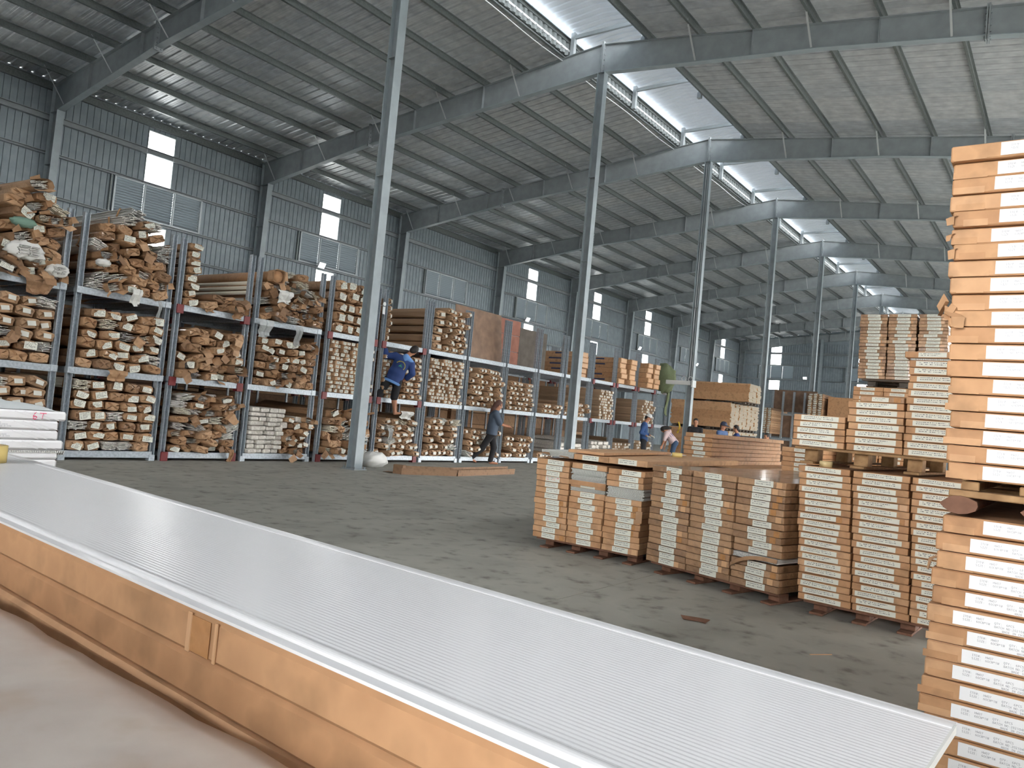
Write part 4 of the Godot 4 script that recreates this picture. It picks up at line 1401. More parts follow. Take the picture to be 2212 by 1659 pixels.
func build_stacks() -> void:
	var D := 3.0
	# --- S1: three columns nearest the racks
	var f1 := frame(Vector3(-4.385, 0, -6.52), Vector3(-3.207, 0, -6.56))
	pallet(f1, 0.02, 0, 1.16, D, 0.1, "wooden pallet under the stack with bare panels showing", M.wood_red)
	var g := "cartons of the stack with bare panels"
	var lab1 := [0.13, 0.155, 0.05]
	column(f1, 0.0, 0.10, 0.392, 14, 0.0567, D, lab1, "outer column of the low bare-panel stack", g, 0, -0.001, {10: true, 13: true, 12: true})
	for k in [[10, "label scribbled in red"], [12, "taller label near the top"], [13, "label creased, top of its column"]]:
		flat_carton(f1, -0.012, 0.10 + 0.0567 * k[0], 0.386, 0.0567, D, [0.12, 0.165 if k[0] == 10 else 0.19, 0.05, M.label_red if k[0] == 10 else M.label_wide[1]], "flat brown carton, %s, outer column of the low bare-panel stack" % k[1], g)
	column(f1, 0.393, 0.10, 0.392, 9, 0.0575, D, [0.12, 0.16, 0.05], "middle column of the low bare-panel stack", g)
	hollow_panels(f1, 0.395, 0.6175, 0.385, 0.035, D, "thin layer in the low stack's middle column", "bare panels in the low stack")
	flat_carton(f1, 0.395, 0.6525, 0.386, 0.0575, D, [0.12, 0.16, 0.05], "flat brown carton between two bare panel layers, middle column of the low stack", g)
	hollow_panels(f1, 0.393, 0.71, 0.39, 0.125, D, "thick pack in the low stack's middle column", "bare panels in the low stack")
	flat_carton(f1, 0.395, 0.836, 0.386, 0.0567, D, [0.12, 0.16, 0.05], "flat brown carton lying on the thick bare pack of panels", g)
	var tray := part("torn_tray", box_mesh(Vector3(0.4, 0.045, 0.003)), M.carton[1], self, f1 * tf(Vector3(0.59, 0.7, 0.02), Basis(Vector3.RIGHT, -0.25)))
	tag(tray, "cardboard tray lip folded down below the thick pack of bare panels", "cardboard")
	column(f1, 0.787, 0.10, 0.392, 9, 0.0567, D, [0.14, 0.165, 0.05], "inner column of the low bare-panel stack", g)
	hollow_panels(f1, 0.80, 0.612, 0.39, 0.1, D, "pack in the low stack's inner column", "bare panels in the low stack")
	column(f1, 0.787, 0.713, 0.392, 3, 0.0567, D, [0.13, 0.2, 0.05], "of the three above the bare pack, inner column", g)
	# loose top tier
	hollow_panels(f1, 0.02, 0.925, 0.38, 0.06, D, "loose pack on the low stack's outer column", "bare panels in the low stack")
	flat_carton(f1, 0.4, 0.922, 0.39, 0.0567, D, [0.11, 0.18, 0.05, M.label_wide[1]], "flat brown carton lying on top of the low stack beside loose panels", g)
	flat_carton(f1 * tf(Vector3(0.8, 0.925, 0.03), Basis(Vector3.UP, 0.044)), 0.0, 0.0, 0.4, 0.062, 3.05, [0.09, 0.19, 0.052, M.label_wide[1]], "wide brown carton on the low stack that carries the tape roll", g)
	var long_ := part("loose_panel", box_mesh(Vector3(0.38, 0.03, 2.4), 0.004), M.carton[2], self, f1 * tf(Vector3(0.36, 1.0, -1.25), Basis(Vector3.UP, 0.12)))
	tag(long_, "grey-brown board lying along the back of the low stack's top", "board")
	for i in 2:
		var sc := Shape.new()
		sc.tri(Vector3(0, 0, 0), Vector3(0.13, -0.01, 0.02), Vector3(0.05, 0.02, -0.08), Vector3(0, 1, 0.3))
		sc.tri(Vector3(0, -0.003, 0), Vector3(0.13, -0.013, 0.02), Vector3(0.05, 0.017, -0.08), Vector3(0, -1, -0.3))
		tag(part("cardboard_scrap", sc.mesh(), M.kraft[0], self, f1 * tf(Vector3(0.03 + i * 0.22, 0.95 - i * 0.012, 0.03))), "torn cardboard scrap sticking out of the loose panels, %s" % ["outer end", "inner end"][i], "cardboard")
	# torn corner piece hanging on the inner column
	tag(part("torn_corner", box_mesh(Vector3(0.06, 0.11, 0.004), 0.001), M.kraft[0], self, f1 * tf(Vector3(1.16, 0.46, 0.02), Basis(Vector3.UP, 0.5))), "torn cardboard corner peeling off the inner column of the low stack", "cardboard")
	# --- S2: three columns, shiny tape
	var f2 := frame(Vector3(-3.096, 0, -6.485), Vector3(-1.789, 0, -6.154))
	pallet(f2, 0.02, 0, 1.33, D, 0.1, "wooden pallet under the shiny taped stack", M.wood_red)
	g = "cartons of the shiny taped stack"
	var cols2 := ["outer", "middle", "inner"]
	for c in 3:
		var sk := {} if c < 2 else {4: true}
		column(f2, 0.449 * c, 0.10, 0.447, 16, 0.0543, D, [0.15, 0.17, 0.05], "%s column of the shiny taped stack" % cols2[c], g, 1, 0.0, sk)
	hollow_panels(f2, 0.91, 0.10 + 0.0543 * 4 + 0.012, 0.42, 0.036, D, "showing through the slit carton of the shiny taped stack", "bare panels in the shiny stack")
	var curl := Shape.new()
	var cp := []
	for i in 9:
		var t := i / 8.0
		cp.append(Vector3(0.42 * (1.0 - t), 0.03 * sin(t * PI) + 0.05 * (1 - t) - 0.05 * t * t, 0.03 + 0.05 * sin(t * PI)))
	for i in 8:
		curl.quad(cp[i], cp[i + 1], cp[i + 1] + Vector3(0, -0.03, 0.006), cp[i] + Vector3(0, -0.03, 0.006), Vector3(0, 0.2, 1))
		curl.quad(cp[i] - Vector3(0, 0, 0.003), cp[i + 1] - Vector3(0, 0, 0.003), cp[i + 1] + Vector3(0, -0.03, 0.003), cp[i] + Vector3(0, -0.03, 0.003), Vector3(0, 0, -1))
	tag(part("torn_strip", curl.mesh(), M.kraft[1], self, f2 * tf(Vector3(0.91, 0.32, 0))), "curled strip torn off the slit carton of the shiny stack", "cardboard")
	tag(part("torn_strip", box_mesh(Vector3(0.045, 0.11, 0.003)), M.carton[0], self, f2 * tf(Vector3(0.2, 0.88, 0.017), Basis(Vector3.BACK, 0.1))), "cardboard strip across two labels near the top of the shiny stack", "cardboard")
	# --- S3 below and S4 above
	var f3 := frame(Vector3(-1.662, 0, -6.195), Vector3(-0.879, 0, -6.17))
	pallet(f3, 0.02, 0, 1.16, D, 0.1, "wooden pallet on the floor under the twenty-high stack", M.wood_red)
	g = "cartons of the twenty-high stack"
	for c in 3:
		column(f3, 0.394 * c, 0.10, 0.392, 20, 0.0513, D, [0.045, 0.265, 0.036], "%s column of the twenty-high stack" % cols2[c], g, 0, -0.0035 if c == 0 else -0.003)
	var f4 := Transform3D(f3.basis, Vector3(-1.80, 0, -6.21))
	pallet(f4, 0.0, 1.14, 1.35, D, 0.132, "wooden pallet lying on top of the twenty-high stack", M.wood)
	g = "cartons of the stepped upper stack"
	for c in 3:
		column(f4, [0.005, 0.405, 0.80][c], 1.273, 0.396, [5, 7, 13][c], [0.0495, 0.0535, 0.0535][c], D, [0.05, 0.28, 0.038], "%s column of the stepped upper stack" % cols2[c], g)
	hollow_panels(f4, 0.805, 1.9685, 0.38, 0.0125, D, "on the tallest column of the stepped upper stack", "bare panel on the stepped stack")
	flat_carton(f4 * tf(Vector3(0.77, 1.983, 0.02), Basis(Vector3.UP, 0.03)), 0, 0, 0.43, 0.048, 2.2, [0.1, 0.18, 0.034], "flat carton lying over the bare panel on the stepped upper stack", g)
	flat_carton(f4 * tf(Vector3(0.46, 1.65, -0.1), Basis(Vector3.UP, -0.12)), 0, 0, 0.32, 0.045, 1.9, [0.08, 0.12, 0.032], "shorter carton lying askew on the middle step of the upper stack", g, 1)
	# --- M and N: behind the front stacks
	var fm := frame(Vector3(-4.33, 0, -9.95), Vector3(-3.9, 0, -9.95))
	pallet(fm, 0, 0, 0.86, 3.05, 0.1, "wooden pallet beneath the long cartons behind the shiny stack", M.wood)
	for c in 2:
		for r in 20:
			var dx: float = [0.0, 0.02, -0.01, 0.01, -0.005, 0.01][r % 6]
			var top := r > 13
			if c == 1 and r > 12:
				continue
			flat_carton(fm, 0.412 * c + dx, 0.10 + 0.0595 * r, 0.406, 0.0595, 3.05, [0.14 if r < 18 else 0.11, 0.165, 0.045], "long flat carton, %s up %s, behind the shiny stack" % [ORD[r], "of the tall half" if c == 0 else "of the low half"], "long cartons behind the shiny stack", 0, false, "shutter_carton")
	var fn := frame(Vector3(-2.96, 0, -9.8), Vector3(-2.5, 0, -9.8))
	pallet(fn, 0, 0, 0.5, 2.0, 0.1, "wooden pallet of the small stack seen between the taller ones", M.wood)
	for r in 19:
		flat_carton(fn, 0.02 + rnd(-0.01, 0.01), 0.10 + 0.059 * r, 0.4, 0.059, 2.0, [0.16, 0.15, 0.04], "flat carton %s from the bottom in the small stack between taller ones" % ORD[r], "cartons of the small stack", 0, false, "shutter_carton")
	# --- T on U: the tall far stack
	var ft := frame(Vector3(-2.30, 0, -10.57), Vector3(-1.65, 0, -10.57))
	pallet(ft, -0.06, 0, 0.86, 2.0, 0.1, "wooden pallet on the floor under the tallest far stack", M.wood)
	for c in 2:
		for r in 35:
			flat_carton(ft, -0.04 + 0.36 * c + rnd(-0.006, 0.006), 0.10 + 0.0565 * r, 0.354, 0.0565, 2.0, [0.08, 0.17, 0.036], "flat carton, %s up, %s column beneath the tallest far stack" % [ORD[r], ORD[c]], "cartons beneath the tallest stack", 0, false, "lower_carton")
	pallet(ft, 0.03, 2.08, 0.98, 2.0, 0.1, "dark wooden pallet carrying the tallest far stack", M.plywood_dark)
	g = "cartons of the tallest far stack"
	for c in 3:
		column(ft, [0.0, 0.335, 0.68][c], 2.182, 0.332, 20, 0.0415, 2.0, [0.09, 0.15, 0.034], "%s column of the tallest far stack" % cols2[c], g, 1, -0.0008)
	# --- near stack at the edge of the view
	g = "cartons of the tall near stack"
	var fu := frame(Vector3(-0.37, 0, -2.94), Vector3(0.1, 0, -2.94))
	pallet(fu, 0.0, 0, 0.5, D, 0.1, "wooden pallet on the floor under the tall near stack", M.wood)
	for r in 17:
		var nb := flat_carton(fu, 0.0 + [0.0, 0.004, 0.012, -0.004, 0.002, 0.01, -0.006, -0.002, 0.003, 0.006, 0.008, 0.0, 0.01, 0.004, 0.018, 0.012, 0.026][r], 0.10 + 0.0595 * r, 0.44, 0.0595, D, [0.1 + 0.02 * sin(r * 2.1), 0.25, 0.043], "flat carton with printed white label, %s up, lower half of near stack" % ORD[r], g, 0, true)
		if r in [14]:
			part("torn_flap", flaps[r % 10], M.carton[2], nb, tf(Vector3(-0.22, 0.035, -0.02), Basis(Vector3.UP, -PI * 0.9) * Basis.from_scale(Vector3(0.35, 0.35, 0.35))))
	# sleeper pallet between the halves
	var sp := thing("wooden_pallet", "rough wooden pallet with log runners between the halves of the near stack", "pallet", Vector3.ZERO, 0.0, "wooden pallets")
	sp.transform = fu
	for j in 3:
		var st := Shape.new()
		var pr := PackedVector2Array()
		for i in 12:
			var t := TAU * i / 12.0
			pr.append(Vector2(cos(t) * 0.052 * (1.0 + 0.12 * sin(i * 2.3)), sin(t) * 0.03 + 0.036))
		st.extrude(pr, Vector3([0.075, 0.3, 0.55][j], 1.113, 0.02), Vector3([0.075, 0.3, 0.55][j], 1.113, -2.2), Vector3.RIGHT, Vector3.UP)
		part("runner", st.mesh(), M.wood_red, sp)
	for j in 5:
		part("deck_board", box_mesh(Vector3(0.6, 0.022, 0.12), 0.003), M.wood, sp, tf(Vector3(0.34, 1.186, -0.06 - 0.5 * j)))
	for j in 4:
		part("stringer", box_mesh(Vector3(0.05, 0.03, 2.2), 0.003), M.wood, sp, tf(Vector3(0.1 + 0.16 * j, 1.213, -1.12)))
	for r in 20:
		var nb := flat_carton(fu, 0.028 - 0.0026 * r + [0.004, 0.0, -0.006, 0.008, 0.0, 0.006, -0.004, 0.002, 0.004, -0.002][r % 10], 1.232 + 0.0564 * r, 0.44, 0.0564, D, [0.105 + 0.012 * sin(r * 1.7) + 0.0018 * r, 0.25, 0.043], "flat carton with printed white label, %s up, upper half of near stack" % ORD[r], g, 0, true)
		if r == 9:
			for q in 4:
				part("torn_flap", flaps[q + 2], M.carton[2], nb, tf(Vector3(-0.21 - 0.01 * q, 0.05 + 0.012 * (q % 2), 0.004), Basis(Vector3.UP, -0.9 + q * 0.5) * Basis(Vector3.RIGHT, q * 0.8) * Basis.from_scale(Vector3(0.38, 0.38, 0.38))))
		if r in [15, 14, 13]:
			part("torn_flap", flaps[r % 10], M.carton[2], nb, tf(Vector3(-0.215, 0.04, 0.0), Basis(Vector3.UP, -2.2) * Basis.from_scale(Vector3(0.2, 0.2, 0.2))))
	# --- K: big block of long sheets past the end of the racks; ends face the aisle
	var fk := Transform3D(Basis(Vector3(0, 0, -1), Vector3.UP, Vector3.RIGHT), Vector3(-10.37, 0, -27.9))
	for lv in [[0.1, 1.42, -0.0, 7, 2.4, 22, "lowest"], [1.54, 2.49, 0.0, 7, 2.4, 18, "middle"], [2.56, 3.23, 0.62, 3, 2.35, 13, "top"]]:
		pallet(Transform3D(fk.basis, fk.origin + Vector3(lv[2], 0, 0)), 0.0, lv[0] - 0.1, 0.45 * lv[3], 2.4, 0.1, "dark pallet beneath the %s block of long sheet cartons" % lv[6], M.plywood_dark)
		for c in lv[3]:
			var hh: float = (lv[1] - lv[0]) / lv[5]
			for r in lv[5]:
				if lv[6] == "lowest" and c > 0 and r < 20:
					continue
				var o := thing("sheet_carton", "thin sheet carton with white end, %s up, %s row back, %s block" % [ORD[r], ORD[c], lv[6]], "carton", Vector3.ZERO, 0.0, "long sheet cartons past the racks")
				o.transform = fk * tf(Vector3(0.445 * c + 0.22, lv[0] + hh * (r + 0.5), lv[2] + rnd(-0.03, 0.03)))
				part("carton_body", box_mesh(Vector3(0.43, snappedf(hh - 0.002, 0.001), lv[4]), 0.004), M.carton[(r / 6 + c) % 3], o, tf(Vector3(0, 0, -lv[4] * 0.5)))
				part("end_label", box_mesh(Vector3(0.39, snappedf(hh * 0.72, 0.001), 0.004)), M.end_label, o, tf(Vector3(rnd(-0.01, 0.01), 0, 0.002)))
	# --- far corner: white-ended packs and the far rack with brown boards
	for s in [[-11.75, 0.9, 12, 2, "by the fourth ridge column"], [-9.75, 2.5, 10, 3, "standing before the gable columns"]]:
		for c in s[3]:
			for r in s[2]:
				small_carton(Vector3(s[0] + 0.22 * c, s[1] + 0.1 * (r + 0.5) + (0.62 if s[1] < 1 else 0.0), -36.0), 0.095, 0.2, 0.0, PI * 0.5 + PI, "white-ended pack, %s up, %s pile, %s" % [ORD[r], ORD[c], s[4]], "far white-ended packs", "far_pack")
	var fe := thing("board_rack", "far steel rack holding tall brown boards near the gable wall", "rack", Vector3(-11.0, 0, -37.5))
	for x in [-0.9, -0.4, 0.1, 0.6, 1.1]:
		part("post", box_mesh(Vector3(0.09, 3.6, 0.09), 0.004), M.rack, fe, tf(Vector3(x, 1.8, 0)))
	for y in [1.3, 2.5]:
		part("beam", box_mesh(Vector3(2.2, 0.1, 0.06)), M.rack, fe, tf(Vector3(0.1, y, 0.08)))
	for i in 3:
		tag(part("brown_board", box_mesh(Vector3(2.0, 1.05, 0.1), 0.004), M.plywood, self, tf(Vector3(-10.9, 0.72 + 1.22 * i, -37.7))), "tall brown board pack on the %s level of the far rack" % WHERE[i], "board", "boards in the far rack")
	tag(part("brown_board", box_mesh(Vector3(1.1, 0.9, 1.6), 0.004), M.carton[1], self, tf(Vector3(-8.5, 2.945, -37.1))), "brown carton block on the platform beside the white-ended packs", "carton")
	var pf := thing("steel_platform", "steel platform frame carrying the white-ended packs near the gable wall", "platform", Vector3(-9.0, 0, -36.8))
	part("deck", box_mesh(Vector3(2.2, 0.1, 1.8)), M.rack, pf, tf(Vector3(0, 2.44, 0)))
	for x in [-1.0, 1.0]:
		for z in [-0.8, 0.8]:
			part("post", box_mesh(Vector3(0.1, 2.4, 0.1)), M.rack, pf, tf(Vector3(x, 1.2, z)))
	# --- things near the camera
	# white wrapped cartons with marker writing
	var fw := Transform3D(Basis(Vector3(0, 0, -1), Vector3.UP, Vector3.RIGHT), Vector3(-4.9, 0, -1.735))
	pallet(fw, 0, 0, 0.44, 2.2, 0.1, "wooden pallet under the white wrapped cartons", M.wood)
	for r in 17:
		var o := thing("wrapped_carton", ["white wrapped carton with red marker writing, top of its stack", "white wrapped carton second from the top beside the tape roll", "white wrapped carton third from the top with slanting folds", "white wrapped carton fourth from the top with a rounded corner"][16 - r] if r > 12 else "white wrapped carton, %s from the floor in the hidden part of its stack" % ORD[r], "carton", Vector3.ZERO, 0.0, "white wrapped cartons")
		o.transform = fw * tf(Vector3(0.0, 0.10 + 0.0572 * r, rnd(-0.02, 0.02)))
		var w: float = [0.4, 0.425, 0.385, 0.39, 0.42][clampi(16 - r + 1, 0, 4)] if r > 12 else 0.4
		var wb := part("wrapped_body", box_mesh(Vector3(w, 0.0555, 2.2), 0.011), M.wrap_white, o, tf(Vector3(w * 0.5, 0.029, -1.1)))
		if r > 12:
			var fd := Shape.new()
			for q in 3:
				fd.bar(Vector3(0.14 + 0.05 * q, 0.05, 0.001), Vector3(0.28 + 0.05 * q, 0.006, 0.001), 0.004, 0.004)
			part("wrap_fold", fd.mesh(), M.wrap_white, wb, tf(-wb.position))
			part("print", text_mesh("QTY: 8PCS\n BATCH NO:210219\n       MADE IN CHINA", 0.00026), M.print, wb, tf(Vector3(0.03 if r < 16 else -0.06, 0.044, 0.0016) - wb.position))
		if r == 16:
			var mk := Shape.new()
			var six := [Vector2(0.018, 0.046), Vector2(0.008, 0.034), Vector2(0.003, 0.02), Vector2(0.004, 0.008), Vector2(0.012, 0.003), Vector2(0.021, 0.008), Vector2(0.021, 0.018), Vector2(0.012, 0.022), Vector2(0.004, 0.016)]
			for i in six.size() - 1:
				mk.bar(Vector3(0.235 + six[i].x, 0.004 + six[i].y, 0.002), Vector3(0.235 + six[i + 1].x, 0.004 + six[i + 1].y, 0.002), 0.001, 0.0042)
			mk.bar(Vector3(0.272, 0.044, 0.002), Vector3(0.308, 0.044, 0.002), 0.001, 0.0042)
			mk.bar(Vector3(0.29, 0.044, 0.002), Vector3(0.286, 0.01, 0.002), 0.0042, 0.001)
			part("marker_writing", mk.mesh(), M.red_ink, o)
	hollow_panels(fw, 0.03, 0.815, 0.41, 0.025, 2.2, "under the lowest visible white carton", "bare panels among white cartons")
	var tp := Shape.new()
	var gp := []
	for i in 9:
		var row := []
		for j in 7:
			var u := i / 8.0
			var v := j / 6.0
			row.append(Vector3(-0.35 + 0.72 * u, 1.083 + 0.075 * (1.0 - u * u) * (0.6 + 0.4 * sin(v * 5.0 + u * 3.0)) + 0.008 * sin(u * 17.0 + v * 9.0), -0.02 - 0.9 * v))
		gp.append(row)
	for i in 8:
		for j in 6:
			tp.quad(gp[i][j], gp[i + 1][j], gp[i + 1][j + 1], gp[i][j + 1], Vector3.UP)
			var dn := Vector3(0, -0.004, 0)
			tp.quad(gp[i][j] + dn, gp[i + 1][j] + dn, gp[i + 1][j + 1] + dn, gp[i][j + 1] + dn, Vector3.DOWN)
		tp.quad(gp[i][0], gp[i + 1][0], gp[i + 1][0] * Vector3(1, 0, 1) + Vector3(0, 1.075, 0), gp[i][0] * Vector3(1, 0, 1) + Vector3(0, 1.075, 0), Vector3.BACK)
	tag(part("grey_sheet", tp.soft(), M.tarp, self, fw), "rumpled pale grey plastic sheet on top of the white wrapped cartons", "plastic sheet")
	# long panel lying on long cartons
	var dirx := Vector3(-1, 0, -0.041).normalized()
	var fp := Transform3D(Basis(dirx, Vector3.UP, dirx.cross(Vector3.UP)), Vector3(-0.10, 0, -0.80))
	# fp: x runs along the panel away from its near end, z across it towards the hall
	var pn := thing("ceiling_panel", "long glossy white ribbed panel lying across the cartons by the camera", "panel", Vector3.ZERO)
	pn.transform = fp
	var prof := PackedVector2Array()
	var under := PackedVector2Array()
	var nrib := 44
	for i in nrib * 4 + 1:
		var zz := -0.188 + 0.376 * i / (nrib * 4.0)
		prof.append(Vector2(zz, 1.0125 + 0.00022 * cos(i * PI * 0.5)))
	var st := Shape.new()
	var full := PackedVector2Array()
	full.append_array(prof)
	full.append(Vector2(0.188, 1.004))
	full.append(Vector2(-0.188, 1.004))
	st.extrude(full, Vector3(0, 0, 0), Vector3(3.75, 0, 0), Vector3.BACK, Vector3.UP)
	part("ribbed_face", st.mesh(), M.panel, pn)
	for s in [-1.0, 1.0]:
		st = Shape.new()
		var lip := PackedVector2Array()
		for i in 9:
			var t := PI * i / 8.0
			lip.append(Vector2(s * (0.2 + 0.0095 * cos(t)), 1.0125 + (0.004 if s < 0.0 else 0.0012) * sin(t)))
		lip.append(Vector2(s * 0.1905, 1.003))
		lip.append(Vector2(s * 0.2095, 1.003))
		st.extrude(lip, Vector3(0, 0, 0), Vector3(3.75, 0, 0), Vector3.BACK, Vector3.UP)
		part("rounded_lip", st.mesh(), M.panel, pn)
		st = Shape.new()
		st.box(Vector3(1.875, 1.0085, s * 0.2165), Vector3(3.75, 0.004, 0.016))
		part("edge_flange", st.mesh(), M.panel, pn)
	part("cut_end", box_mesh(Vector3(0.003, 0.009, 0.41)), M.core, pn, tf(Vector3(-0.001, 1.008, 0)))
	for i in 3:
		var lc := thing("support_carton", "long brown carton under the glossy panel, %s from the top" % ORD[i], "carton", Vector3.ZERO, 0.0, "long cartons under the panel")
		lc.transform = fp * tf(Vector3(0.04 * (i + 1), 0.926 - 0.0635 * i, rnd(-0.006, 0.006)))
		part("carton_body", box_mesh(Vector3(3.5, 0.062, 0.385), 0.007), M.carton[i % 3], lc, tf(Vector3(1.75, 0.031, 0)))
		if i == 0:
			part("brown_tape", box_mesh(Vector3(0.05, 0.05, 0.001)), M.tape, lc, tf(Vector3(0.83, 0.031, -0.1935)))
			part("strap_seam", box_mesh(Vector3(0.012, 0.056, 0.003), 0.001), M.tape_light, lc, tf(Vector3(0.86, 0.031, -0.1935)))
			part("strap_seam", box_mesh(Vector3(0.008, 0.056, 0.003), 0.001), M.tape_light, lc, tf(Vector3(0.79, 0.031, -0.1935)))
	for i in 12:
		var lc := thing("hidden_carton", "long brown carton deep in the pile under the glossy panel, %s from the floor" % ORD[i], "carton", Vector3.ZERO, 0.0, "long cartons under the panel")
		lc.transform = fp * tf(Vector3(0.05, 0.1 + 0.058 * i, 0))
		part("carton_body", box_mesh(Vector3(3.5, 0.0575, 0.38), 0.007), M.carton[i % 3], lc, tf(Vector3(1.75, 0.029, 0)))
	# plastic-covered pile right beside the camera
	var cov := thing("plastic_cover", "cloudy grey plastic film drawn over the low pile next to the camera", "plastic sheet", Vector3.ZERO)
	st = Shape.new()
	var nz := FastNoiseLite.new()
	nz.seed = 9
	nz.frequency = 1.6
	var gr := []
	for i in 61:
		var row := []
		for j in 31:
			var xx := -3.3 + 3.7 * i / 60.0
			var zz := -0.597 + 0.9 * j / 30.0
			var edge := clampf((0.04 - (zz + 0.597)) / 0.04, 0.0, 1.0)
			row.append(Vector3(xx, 0.889 + 0.005 * nz.get_noise_2d(xx * 1.2, zz * 2.0) - 0.006 * edge + 0.002 * edge * sin(xx * 30.0), zz + 0.006 * nz.get_noise_2d(xx * 2.0, 5.0) * edge))
		gr.append(row)
	for i in 60:
		for j in 30:
			st.quad(gr[i][j], gr[i + 1][j], gr[i + 1][j + 1], gr[i][j + 1], Vector3.UP)
		st.quad(gr[i][0], gr[i + 1][0], gr[i + 1][0] + Vector3(0, -0.3, -0.004), gr[i][0] + Vector3(0, -0.3, -0.004), Vector3(0, 0, -1))
	part("film", st.soft(), M.sheet, cov)
	var up := thing("covered_pile", "low pile of cartons hidden under the plastic film", "cartons", Vector3(-1.45, 0.1, -0.13))
	part("pile_body", box_mesh(Vector3(3.6, 0.77, 0.85), 0.01), M.carton[1], up, tf(Vector3(0, 0.385, 0)))
	pallet(Transform3D(Basis(), Vector3(-3.25, 0, 0.3)), 0, 0, 3.6, 0.85, 0.1, "wooden pallet under the plastic-covered pile", M.wood)
	pallet(Transform3D(Basis(), Vector3(-3.65, 0, -0.66)), 0, 0, 3.6, 0.4, 0.1, "wooden pallet under the cartons of the glossy panel", M.wood)
	# wrapped loads standing between the pile and the loading door
	for i in 3:
		var wl := thing("wrapped_load", "tall film-wrapped pallet load waiting by the loading door, %s from the opposite wall" % ORD[2 - i], "pallet load", Vector3(-3.3 + 1.12 * i, 0, 1.9), 0.0, "wrapped loads by the door")
		for r in 8:
			part("carton_layer", box_mesh(Vector3(1.02, 0.185, 1.7), 0.01), M.carton[(r + i) % 3], wl, tf(Vector3(rnd(-0.01, 0.01), 0.2 + 0.19 * r, 0)))
		for x in [-0.4, 0.0, 0.4]:
			part("runner", box_mesh(Vector3(0.1, 0.1, 1.7)), M.wood, wl, tf(Vector3(x, 0.05, 0)))
	# tape rolls
	for t in [[Vector3(-2.705, 1.0135, -0.975), 0.052, 0.052, M.roll, "yellow roll of packing tape standing on the glossy panel"], [Vector3(-3.72, 0.988, -8.4), 0.06, 0.05, M.roll, "pale tape roll on the wide carton of the low stack"], [Vector3(-1.545, 1.126, -6.28), 0.048, 0.045, M.roll_gold, "golden tape roll on the edge of the twenty-high stack"]]:
		var o := thing("tape_roll", t[4], "tape", t[0])
		var q := Shape.new()
		q.lathe([Vector2(t[1] * 0.72, 0), Vector2(t[1], 0), Vector2(t[1], t[2]), Vector2(t[1] * 0.72, t[2])], 28)
		part("tape", q.soft(), t[3], o)
		q = Shape.new()
		q.lathe([Vector2(t[1] * 0.72, t[2]), Vector2(t[1] * 0.66, t[2]), Vector2(t[1] * 0.66, 0), Vector2(t[1] * 0.72, 0)], 28)
		part("core", q.soft(), M.roll_core, o)
	# floor litter
	var tr := thing("carton_trough", "long brown carton lying open on the floor, bent in the middle", "carton")
	var pts := [Vector3(-10.14, 0, -10.45), Vector3(-9.76, 0, -11.6), Vector3(-9.95, 0, -13.75)]
	for i in 2:
		var a: Vector3 = pts[i]
		var b: Vector3 = pts[i + 1]
		var q := Shape.new()
		var dz := (b - a).normalized()
		var sx := Vector3.UP.cross(dz)
		q.extrude(PackedVector2Array([Vector2(0.09, 0.0), Vector2(0.1, 0.15), Vector2(0.094, 0.15), Vector2(0.084, 0.006), Vector2(-0.084, 0.006), Vector2(-0.094, 0.12), Vector2(-0.1, 0.12), Vector2(-0.09, 0.0)]), a, b, sx, Vector3.UP)
		part("trough_half", q.mesh(), M.kraft[4], tr)
	var ea: Vector3 = pts[0]
	part("end_flap", box_mesh(Vector3(0.2, 0.17, 0.12), 0.004), M.kraft[4], tr, tf(ea + Vector3(-0.02, 0.086, -0.02), Basis(Vector3.UP, 0.32)))
	part("loose_flap", box_mesh(Vector3(0.25, 0.004, 0.2)), M.kraft[4], tr, tf(ea + Vector3(-0.2, 0.012, 0.0), Basis(Vector3.UP, 0.3)))
	sack("plastic_bag", Vector3(-11.32, 0.13, -10.9), Vector3(0.5, 0.34, 0.62), 33, "crumpled white plastic bag on the floor behind the ridge column", "bag", M.sack)
	var sc := Shape.new()
	for e in [[0.0, 1.0], [0.003, -1.0]]:
		var o := Vector3(0, -e[0], 0)
		sc.quad(Vector3(-0.1, 0.02, 0.02) + o, Vector3(0.0, 0.015, -0.04) + o, Vector3(0.03, 0.008, 0.03) + o, Vector3(-0.06, 0.006, 0.06) + o, Vector3.UP * e[1])
		sc.quad(Vector3(0.0, 0.015, -0.04) + o, Vector3(0.11, 0.03, 0.0) + o, Vector3(0.09, 0.01, 0.04) + o, Vector3(0.03, 0.008, 0.03) + o, Vector3.UP * e[1])
	tag(part("cardboard_scrap", sc.mesh(), M.wood_red, self, tf(Vector3(-2.06, 0, -5.18))), "small reddish cardboard scrap on the open floor before the stacks", "cardboard")
	tag(part("floor_straw", box_mesh(Vector3(0.16, 0.004, 0.005)), M.tape_light, self, tf(Vector3(-1.2, 0.003, -5.1), Basis(Vector3.UP, 0.9))), "thin pale straw lying on the floor in front of the twenty-high stack", "straw")

